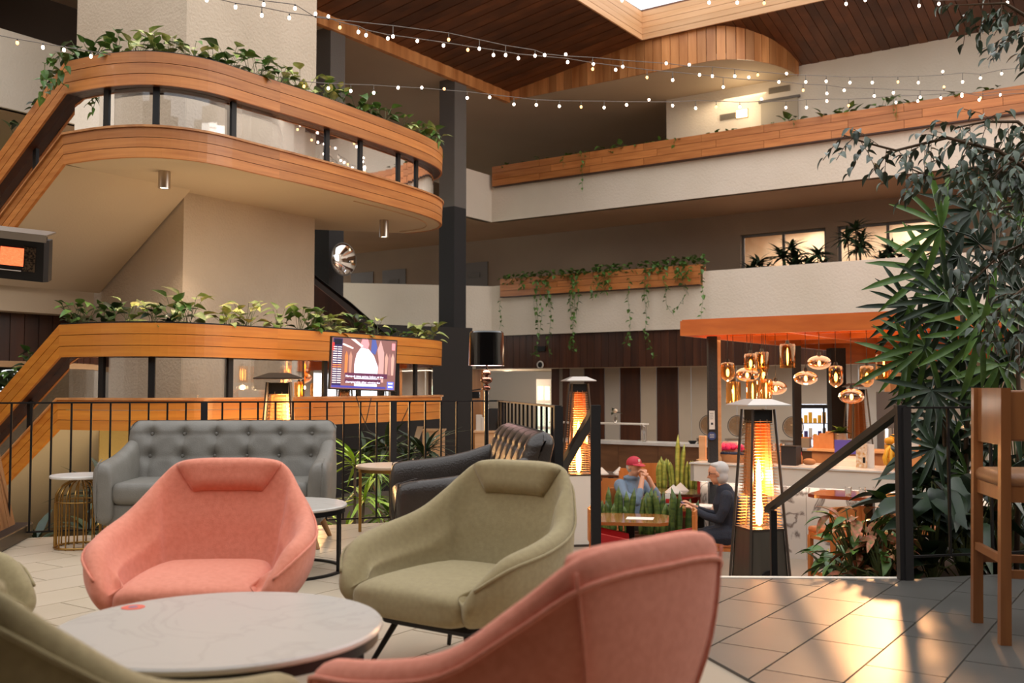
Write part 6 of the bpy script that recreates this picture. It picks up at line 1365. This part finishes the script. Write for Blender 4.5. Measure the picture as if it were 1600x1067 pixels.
# bed right of the stairs
m = MB(); bedp = [q2(RG + V((.05, .03, 0))), q2(RC + V((0, .03, 0))), (14, 8.7), (14, 10), (5.2, 9.2), (3.4, 8.6), (2.45, 7.2)]
m.prism(bedp, LOW, -.22); tbed = thing('planting_bed', 'raised planting bed right of the stairs', 'planter', (3.2, 7.2, LOW), 0); obj('bed_wall', m, mat('bed_stone', (96, 84, 74), .8), tbed, world=True)
m = MB(); m.prism([(a * .985 + .05, b * .99 + .05) for a, b in bedp], -.22, -.2); obj('soil', m, soil, tbed, world=True)
BIG = {n_: leafmesh('big_leaf_' + n_, m_, .3, .075, 6, .22, .45, 'lance') for n_, m_ in (('dark', g3), ('green', g1), ('pink', pk))}
def bushy(loc, label, n, kinds, s=1.0, spread=.16, h=.4, elr=(-.6, 1.0), name='leafy_plant'):
    t = thing(name, label, 'plant', tuple(loc), 0); st = MB()
    for k in range(n):
        az = rp_.uniform(0, 6.28); rr = rp_.uniform(.03, spread) * s; hh_ = rp_.uniform(.1, h) * s; e = V((-math.sin(az) * rr, math.cos(az) * rr, hh_))
        st.tube([V((0, 0, 0)), e * .5 + V((0, 0, .05)), e], .005, 3, cap=False); inst('leaf', BIG[rp_.choice(kinds)], t, lm(e, az, rp_.uniform(*elr), rp_.uniform(-.5, .5), s * rp_.uniform(.7, 1.15)))
    obj('stems', st, stemm, t); return t
def bedpt(px, Y, z=-.2): return V(((px - 800) * Y / F, Y, z))
bushy(bedpt(1335, 6.5), 'pink and green leaved aglaonema at the stair corner', 80, ['pink', 'pink', 'green'], .45, .5, 1.15, name='aglaonema')
bushy(bedpt(1300, 6.9, -.2), 'bright green low plant left of the pink-leaved one', 34, ['green'], .45, .42, .5)
bushy(bedpt(1372, 6.35), 'low pink-tinged aglaonema against the railing post', 60, ['pink', 'green', 'pink'], .42, .45, .85, name='aglaonema')
bushy(bedpt(1395, 6.7), 'dark broad-leaved lily just left of the railing post', 26, ['dark', 'dark', 'green'], .95, .22, .6, name='peace_lily')
bushy(bedpt(1450, 6.5), 'dark glossy peace lily behind the first balusters', 30, ['dark'], 1.05, .22, .7, name='peace_lily')
bushy(bedpt(1500, 6.6), 'dark glossy peace lily behind the bar stool legs', 30, ['dark'], 1.1, .24, .65, name='peace_lily')
bushy(bedpt(1490, 7.3), 'taller dark peace lily in the second row of the bed', 26, ['dark'], 1.15, .22, .95, name='peace_lily')
bushy(bedpt(1560, 6.9), 'dark peace lily between the legs of the nearest stool', 30, ['dark'], 1.1, .24, .75, name='peace_lily')
bushy(bedpt(1425, 7.3), 'dark green shrub behind the railing post', 26, ['dark', 'green'], 1.0, .24, .85)
bushy(bedpt(1590, 7.6), 'dark green shrub at the right edge of the bed', 30, ['dark'], 1.2, .3, 1.0)
# lady palm
FANL = leafmesh('palm_leaflet', g3, .42, .022, 5, .25, .22, 'strap'); FANL2 = leafmesh('palm_leaflet_b', MATS['leaf_green'], .4, .022, 5, .25, .25, 'strap')
palm = thing('lady_palm', 'tall fan-leaved palm rising from the bed at the right', 'palm', tuple(bedpt(1530, 7.0, -.2)), 0)
FANS = [(1470, 355, 'W', 1.0), (1555, 300, 'N', 1.05), (1520, 330, 'NW', .9), (1452, 425, 'SW', 1.1), (1500, 400, 'W', 1.0), (1565, 420, 'E', 1), (1445, 540, 'SW', .95), (1430, 520, 'W', .8), (1500, 545, 'SW', 1.0), (1540, 480, 'S', 1.0), (1590, 520, 'E', .9), (1480, 470, 'W', .95), (1520, 610, 'SW', 1.0), (1455, 610, 'S', .9), (1470, 650, 'SW', .9), (1560, 570, 'S', 1.0), (1500, 690, 'S', .8), (1440, 590, 'W', .75), (1590, 350, 'NE', 1.0), (1530, 380, 'N', .9), (1460, 700, 'W', .7), (1510, 740, 'SW', .7), (1575, 640, 'S', .9), (1420, 480, 'SW', .9), (1415, 560, 'W', .9), (1540, 430, 'SW', 1.0), (1580, 580, 'W', 1.0), (1530, 520, 'W', 1.05), (1490, 590, 'W', 1.0), (1600, 460, 'SW', 1.0), (1560, 530, 'SW', 1.0), (1500, 470, 'NW', .9)]
DIRS = {'W': 180, 'SW': 215, 'S': 265, 'E': 0, 'N': 90, 'NW': 140, 'NE': 50}
stp = [bedpt(x, y, -.2) for x, y in ((1545, 7.0), (1500, 7.1), (1580, 6.8), (1465, 7.2))]
tops = [P(1552, 330, 6.9), P(1500, 420, 7.0), P(1585, 400, 6.7), P(1470, 540, 7.1)]
for a, b in zip(stp, tops):
    m = MB(); m.tube([a, a.lerp(b, .5) + V((.03, 0, 0)), b], [.018, .016, .012], 6); obj('cane', m, bark, palm, world=True, smooth=True)
for k, (px, py, dr, s_) in enumerate(FANS):
    Y = 6.5 + .09 * ((k * 5) % 9); hub = P(px, py, Y); st_ = min(tops, key=lambda q: (q - hub).length); ang0 = R(DIRS[dr])
    root = st_ - V((0, 0, .15)); m = MB(); m.tube([root, root.lerp(hub, .6) + V((0, 0, .08)), hub], .006, 4)
    fr_ = obj('frond', m, g3, palm, world=True); inv = root_inv(fr_); nl = 9 + k % 3
    for j in range(nl):
        q = (j / (nl - 1) - .5); a = ang0 + q * R(200); dy = rp_.uniform(-.5, .2)
        d = V((math.cos(a), dy, math.sin(a))).normalized(); zax = V((0, -1, .35)); zax = (zax - d * zax.dot(d)).normalized(); xax = d.cross(zax)
        if d.z > .3: zax = zax
        M_ = M4.Identity(4)
        for r_i in range(3): M_[r_i][0], M_[r_i][1], M_[r_i][2], M_[r_i][3] = xax[r_i], d[r_i], zax[r_i], hub[r_i]
        inst('leaflet', FANL if k % 3 else FANL2, fr_, M_ @ M4.Scale(s_ * rp_.uniform(.8, 1.08), 4), world=True)
# foreground tree with pinnate leaves
TL_ = leafmesh('tree_leaf', g5, .085, .021, 4, .25, .35, 'lance')
tree = thing('indoor_tree', 'indoor tree whose grey-green pinnate branches reach in from the right edge', 'tree', (3.9, 5.9, -.2), 0)
m = MB(); m.tube([(3.9, 5.9, -.22), (3.85, 5.9, 1.2), (3.8, 5.85, 2.2), (3.7, 5.8, 3.4)], [.06, .05, .04, .02], 8); obj('trunk', m, bark, tree, world=True, smooth=True)
BR = [((1660, 300), (1560, 235), (1480, 215), (1400, 235), (1350, 222), (1315, 210)), ((1660, 330), (1590, 270), (1520, 262), (1460, 280), (1420, 262)), ((1660, 250), (1590, 190), (1540, 190), (1490, 200)), ((1660, 420), (1600, 380), (1560, 400), (1520, 440)), ((1660, 480), (1600, 450), (1540, 500)), ((1660, 60), (1570, 5), (1500, 8)), ((1660, 100), (1600, 45), (1575, 60)), ((1660, 380), (1590, 320), (1540, 330)), ((1660, 150), (1600, 240), (1570, 260), (1530, 300)), ((1660, 560), (1610, 500), (1575, 540))]
tot = 0
for k, br in enumerate(BR):
    Y = 5.6 + .12 * (k % 4); pts = [P(x, y, Y) for x, y in br]; m = MB(); m.tube(pts, [.014 - .010 * i / (len(pts) - 1) for i in range(len(pts))], 5); bo = obj('branch', m, bark, tree, world=True, smooth=True); jl = MB(); tw_ = MB()
    for a, b in zip(pts, pts[1:]):
        n = max(1, int((b - a).length / .034))
        for i in range(n):
            q = a.lerp(b, (i + .5) / n); d = V((rp_.uniform(-.9, .3), rp_.uniform(-.7, .7), rp_.uniform(-.9, .35))).normalized(); L_ = rp_.uniform(.14, .24)
            for s_ in range(5):
                w_ = q + d * L_ * (s_ + 1) / 5 + V((0, 0, -.03 * (s_ / 5) ** 2)); sd_ = 1 if s_ % 2 else -1
                az = math.atan2(-d.x, d.y) + sd_ * R(55) * (1 if s_ < 4 else .1)
                mt_ = lm(w_, az, rp_.uniform(-1.1, -.1), rp_.uniform(-.5, .5), rp_.uniform(.65, 1.0))
                if tot % 6 == 0 and tot < 1740: inst('leaf', TL_, bo, mt_, world=True)
                else: addmesh(jl, TL_, mt_)
                tot += 1
            tw_.tube([q, q + d * L_ * .5, q + d * L_ + V((0, 0, -.03))], .0025, 3, cap=False)
    obj('leaves', jl, g5, bo, world=True, smooth=True, kind='stuff'); obj('twigs', tw_, bark, bo, world=True, kind='stuff')
# vase sprigs and rose leaves
for t_, z_, n in ((vase_thing, .22, 14), (rosev, .2, 10)):
    for k in range(n): inst('leaf', HEART['dark' if k % 3 else 'green'], t_, lm(V((0, 0, z_)), k * 2.4, rp_.uniform(.0, 1.2), 0, rp_.uniform(.8, 1.3)))
# outside hedge
m = MB()
for k in range(900):
    q = V((rp_.uniform(-16, -7), rp_.uniform(20.6, 21.6), rp_.uniform(LOW, .28))); addmesh(m, HS, lm(q, rp_.uniform(0, 6.28), rp_.uniform(-.5, 1), 0, 2.2))
hd = obj('hedge', m, hedgem, kind='stuff', label='clipped dark hedge outside the garden window', cat='hedge')
m = MB()
for k in range(1500):
    q = V((rp_.uniform(-22, -8), rp_.uniform(31, 32.4), rp_.uniform(.6, 3.4))); addmesh(m, HS, lm(q, rp_.uniform(0, 6.28), rp_.uniform(-.5, 1), 0, 4))
obj('hedge', m, hedgem, kind='stuff', label='tall loose hedge closing the lawn at the back of the garden', cat='hedge')
for k, (x, y, h) in enumerate(((-15, 27, 4.2), (-11.8, 30, 4.8), (-10.8, 26, 3.8))):
    t = thing('garden_tree', 'leafy tree %s outside the garden window' % ['nearest the left wall', 'in the middle', 'nearest the stair'][k], 'tree', (x, y, .4), 0); m = MB(); m.tube([(0, 0, 0), (.1, 0, h * .6), (0, 0, h)], [.12, .09, .03], 6); obj('trunk', m, bark, t)
    m = MB()
    for j in range(500):
        a, b_ = rp_.uniform(0, 6.28), rp_.uniform(-1, 1); r_ = 1.3 * rp_.random() ** .4; addmesh(m, HS, lm(V((r_ * math.cos(a), r_ * math.sin(a), h * .75 + r_ * b_)), a, rp_.uniform(-.5, 1), 0, 2.6))
    obj('crown', m, g1, t, kind='stuff')
# ================================================================ PEOPLE
skin = mat('skin', (206, 150, 120), .5); hairg = mat('grey_hair', (186, 182, 178), .7); navy = mat('navy_cloth', (34, 38, 50), .85, bump=.3, bscale=80); denim = mat('denim', (112, 128, 146), .85, bump=.3, bscale=80); capr = mat('red_cap', (178, 40, 60), .7); darkc = mat('dark_trousers', (38, 34, 36), .85)
def limb(mb_, pts, n=10):
    ps = [V(p[:3]) for p in pts]; rs = [p[3] for p in pts]; mb_.tube(ps, rs, n)
    for p, r_ in ((ps[0], rs[0]), (ps[-1], rs[-1])): mb_.ell(tuple(p), (r_, r_, r_), n, 6)
def remesh(v=.012):
    def f(o):
        m = o.modifiers.new('r', 'REMESH'); m.mode = 'VOXEL'; m.voxel_size = v; m.use_smooth_shade = True
        s = o.modifiers.new('s', 'SMOOTH'); s.iterations = 3; s.factor = .5
    return f
def hand(mb_, w, d, up, s=1, curl=.9):
    # palm from the wrist along d, four curled fingers and a thumb leaving the side of the palm
    d = V(d).normalized(); up = V(up); up = (up - d * up.dot(d)).normalized(); sd_ = d.cross(up); w = V(w)
    for k, (o, L_) in enumerate(((-.03, .072), (-.01, .08), (.011, .075), (.03, .06))):
        b = w + d * .085 + sd_ * o; mb_.tube([w + sd_ * o * .5, w + d * .05 + sd_ * o, b], [.016, .015, .012], 6)
        a1 = d * math.cos(curl * .5) - up * math.sin(curl * .5); a2 = d * math.cos(curl * 1.4) - up * math.sin(curl * 1.4)
        k1 = b + a1 * L_ * .5; limb(mb_, [(*b, .0105), (*k1, .0095), (*(k1 + a2 * L_ * .55), .0075)], 6)
    tb_ = w + d * .025 + sd_ * -.03 * s; k1 = tb_ + (d * .6 - sd_ * .8 * s - up * .3).normalized() * .035; limb(mb_, [(*tb_, .013), (*k1, .0115), (*(k1 + (d - up * .5).normalized() * .03), .009)], 6)
def head(mb_, c, f, s=1.0):                                # c centre of skull, f facing
    f = V(f).normalized(); r_ = V((f.y, -f.x, 0)).normalized(); u = r_.cross(f); c = V(c)
    Mr = M4((r_, f, u)).transposed() if False else M4(((r_.x, f.x, u.x), (r_.y, f.y, u.y), (r_.z, f.z, u.z)))
    mb_.ell(tuple(c + u * .02), (.076 * s, .095 * s, .1 * s), 16, 12, Mr); mb_.ell(tuple(c + f * .02 - u * .05), (.058 * s, .072 * s, .075 * s), 14, 10, Mr)
    mb_.tube([c + f * .09 + u * .012, c + f * .115 - u * .02, c + f * .092 - u * .03], [.009, .014, .01], 6)          # nose
    mb_.ell(tuple(c + f * .078 - u * .055), (.024, .014, .009), 8, 6, Mr)                                          # mouth
    mb_.ell(tuple(c + f * .06 - u * .1), (.025, .022, .018), 8, 6, Mr)                                             # chin
    for s2 in (-1, 1): mb_.ell(tuple(c + r_ * .078 * s2 - f * .005 - u * .01), (.01, .02, .03), 8, 6, Mr)           # ears
    return r_, u, Mr
# --- woman in a navy coat, seated, reading her phone (faces -x; local x forward = screen left)
def seated(label, loc, rz): return thing('person', label, 'person', loc, rz)
w_ = seated('person in a dark navy coat with grey hair, seated and holding a phone', (gx(1133, 11.3), 11.3, LOW), R(168))
hc = V((.10, 0, 1.235)); hf = (1, 0, -.28)
m = MB(); r_, u_, Mr = head(m, hc, hf); limb(m, [(.02, 0, 1.04, .048), (.06, 0, 1.14, .045), (.09, 0, 1.18, .05)])
hl, hr = V((.40, .07, .84)), V((.40, -.07, .86))
for s_, h_ in ((1, hl), (-1, hr)):
    limb(m, [(.22, s_ * .16, .77, .036), (*(h_ + V((-.03, 0, -.01))), .026)]); hand(m, h_ - V((.02, 0, 0)), (.8, -.15 * s_, .5), (-.5, 0, 1), s_, 1.1)
limb(m, [(0, .0, .6, .1), (0, 0, .9, .11), (.01, 0, 1.03, .07)])
limb(m, [(.42, .1, .16, .045), (.45, .1, .06, .04)]); limb(m, [(.42, -.1, .16, .045), (.45, -.1, .06, .04)])
obj('body', m, skin, w_, smooth=True, mods=remesh(.007))
m = MB(); limb(m, [(-.02, 0, .56, .17), (-.03, 0, .75, .155), (0, 0, .92, .16), (.02, 0, 1.03, .10)], 14)
for s_ in (-1, 1):
    limb(m, [(.0, s_ * .15, .99, .075), (.03, s_ * .2, .85, .06), (.08, s_ * .2, .74, .052)]); limb(m, [(.08, s_ * .2, .74, .052), (.22, s_ * .17, .77, .046), (.33, s_ * .1, .82, .04)])
    limb(m, [(-.0, s_ * .1, .54, .14), (.2, s_ * .1, .52, .11)])
obj('coat', m, navy, w_, smooth=True, mods=remesh(.011))
m = MB()
for s_ in (-1, 1): limb(m, [(.0, s_ * .1, .53, .12), (.42, s_ * .1, .50, .085), (.43, s_ * .1, .3, .065), (.42, s_ * .1, .12, .05)])
obj('trousers', m, darkc, w_, smooth=True, mods=remesh(.012))
for s_ in (-1, 1): m = MB(); m.rbox((.48, s_ * .1, .045), (.24, .09, .09), .03, 3); obj('shoe', m, black, w_, smooth=True)
m = MB(); m.ell(tuple(hc + V((-.04, 0, .045))), (.094, .09, .095), 16, 12); m.ell(tuple(hc + V((-.05, 0, -.03))), (.075, .088, .1), 14, 10); m.ell(tuple(hc + V((.0, 0, .09))), (.08, .075, .035), 12, 8); obj('hair', m, hairg, w_, smooth=True, mods=remesh(.01))
m = MB()
for s_ in (-1, 1): m.tube([hc + V((.085, s_ * .034 + .022 * math.cos(a), .0 + .02 * math.sin(a))) for a in [6.28 * k / 12 for k in range(12)]], .003, 4, closed=True); m.tube([hc + V((.085, s_ * .056, .0)), hc + V((0, s_ * .08, .0))], .0025, 4)
m.tube([hc + V((.09, -.012, 0)), hc + V((.09, .012, 0))], .003, 4); obj('glasses', m, black, w_)
ph = thing('mobile_phone', 'dark phone held in both hands by the seated woman', 'phone', tuple(w_.matrix_basis @ V((.48, 0, .885))), R(168)); m = MB(); m.rbox((0, 0, 0), (.075, .15, .01), .003, 1, rot=M4.Rotation(R(-35), 3, 'Y')); obj('body', m, black, ph)
m = MB(); m.box((-.003, 0, .006), (.066, .135, .001), rot=M4.Rotation(R(-35), 3, 'Y')); obj('screen', m, MATS['tv_navy'], ph)
# --- man in a red cap and denim jacket, hands clasped before his face
mn = seated('person in a red cap and blue denim jacket with hands clasped at the face', (gx(984, 12.75), 12.75, LOW), R(-52))
hc = V((.07, 0, 1.20)); hf = (1, 0, -.22)
m = MB(); r_, u_, Mr = head(m, hc, hf); limb(m, [(.0, 0, 1.0, .056), (.04, 0, 1.1, .054), (.06, 0, 1.15, .055)]); limb(m, [(0, .0, .6, .1), (0, 0, .9, .12), (.01, 0, 1.0, .08)])
for s_ in (-1, 1):
    h_ = V((.255, s_ * .035, 1.09)); limb(m, [(.31, s_ * .16, .84, .042), (*(h_ + V((.01, s_ * .02, -.02))), .03)]); hand(m, h_, (-.25, -s_ * .5, .9), (.6, s_ * .5, .3), s_, 1.3)
limb(m, [(.42, .1, .16, .045), (.45, .1, .06, .04)]); limb(m, [(.42, -.1, .16, .045), (.45, -.1, .06, .04)])
obj('body', m, skin, mn, smooth=True, mods=remesh(.007))
m = MB(); limb(m, [(-.02, 0, .52, .17), (-.02, 0, .72, .165), (.0, 0, .90, .175), (.01, 0, 1.01, .10)], 14)
for s_ in (-1, 1): limb(m, [(.0, s_ * .18, .97, .085), (.12, s_ * .23, .86, .066), (.29, s_ * .18, .79, .056)]); limb(m, [(.29, s_ * .18, .79, .056), (.305, s_ * .16, .86, .05), (.30, s_ * .13, .92, .045)])
m.tube([V((.02 + .075 * math.cos(a), .085 * math.sin(a), 1.06)) for a in [6.28 * k / 16 for k in range(16)]], .03, 6, closed=True)
obj('jacket', m, denim, mn, smooth=True, mods=remesh(.011))
m = MB()
for s_ in (-1, 1): limb(m, [(.0, s_ * .1, .52, .12), (.42, s_ * .12, .50, .085), (.43, s_ * .12, .3, .065), (.42, s_ * .12, .1, .05)])
obj('trousers', m, darkc, mn, smooth=True, mods=remesh(.012))
for s_ in (-1, 1): m = MB(); m.rbox((.48, s_ * .12, .045), (.25, .1, .09), .03, 3); obj('shoe', m, black, mn, smooth=True)
m = MB(); m.ell(tuple(hc + V((-.03, 0, .0))), (.08, .084, .085), 14, 10); obj('hair', m, hairg, mn, smooth=True)
cap_ = MB(); cap_.lathe([(.098 * math.cos(a), .085 * math.sin(a)) for a in [math.pi / 2 * k / 8 for k in range(9)]], 20, tuple(hc + V((-.005, 0, .05)))); cap_.lathe([(.098, -.025), (.1, 0)], 20, tuple(hc + V((-.005, 0, .05))))
co = obj('cap', cap_, capr, mn, smooth=True)
vz = MB(); vs = []
for k in range(9):
    a = -1.15 + 2.3 * k / 8; vs.append(tuple(hc + V((-.005 + .096 * math.cos(a), .096 * math.sin(a), .04))));
for k in range(9):
    a = -1.15 + 2.3 * k / 8; ex = .075 * math.cos(a * .9) ; vs.append(tuple(hc + V((-.005 + (.098 + ex) * math.cos(a * .75), .098 * math.sin(a), .022 - .01 * (1 - abs(a))))))
up_ = [(x, y, z + .006) for x, y, z in vs]; vz.add(vs + up_, [(k, k + 1, k + 10, k + 9) for k in range(8)] + [(18 + k + 9, 18 + k + 10, 18 + k + 1, 18 + k) for k in range(8)] + [(9 + k, 10 + k, 28 + k, 27 + k) for k in range(8)]); obj('visor', vz, capr, co)
m = MB(); m.ell(tuple(hc + V((-.005, 0, .137))), (.008, .008, .005), 8, 5); obj('cap_button', m, capr, co)
m = MB(); m.box(tuple(hc + V((.088, 0, .085))), (.006, .03, .03)); obj('cap_badge', m, whitep, co, label='small pale badge')
dchair('timber dining chair the man in the cap sits on', (gx(984, 12.75), 12.75, LOW), R(-52 + 90)); dchair('timber dining chair the seated woman sits on', (gx(1133, 11.3), 11.3, LOW), R(168 + 90))
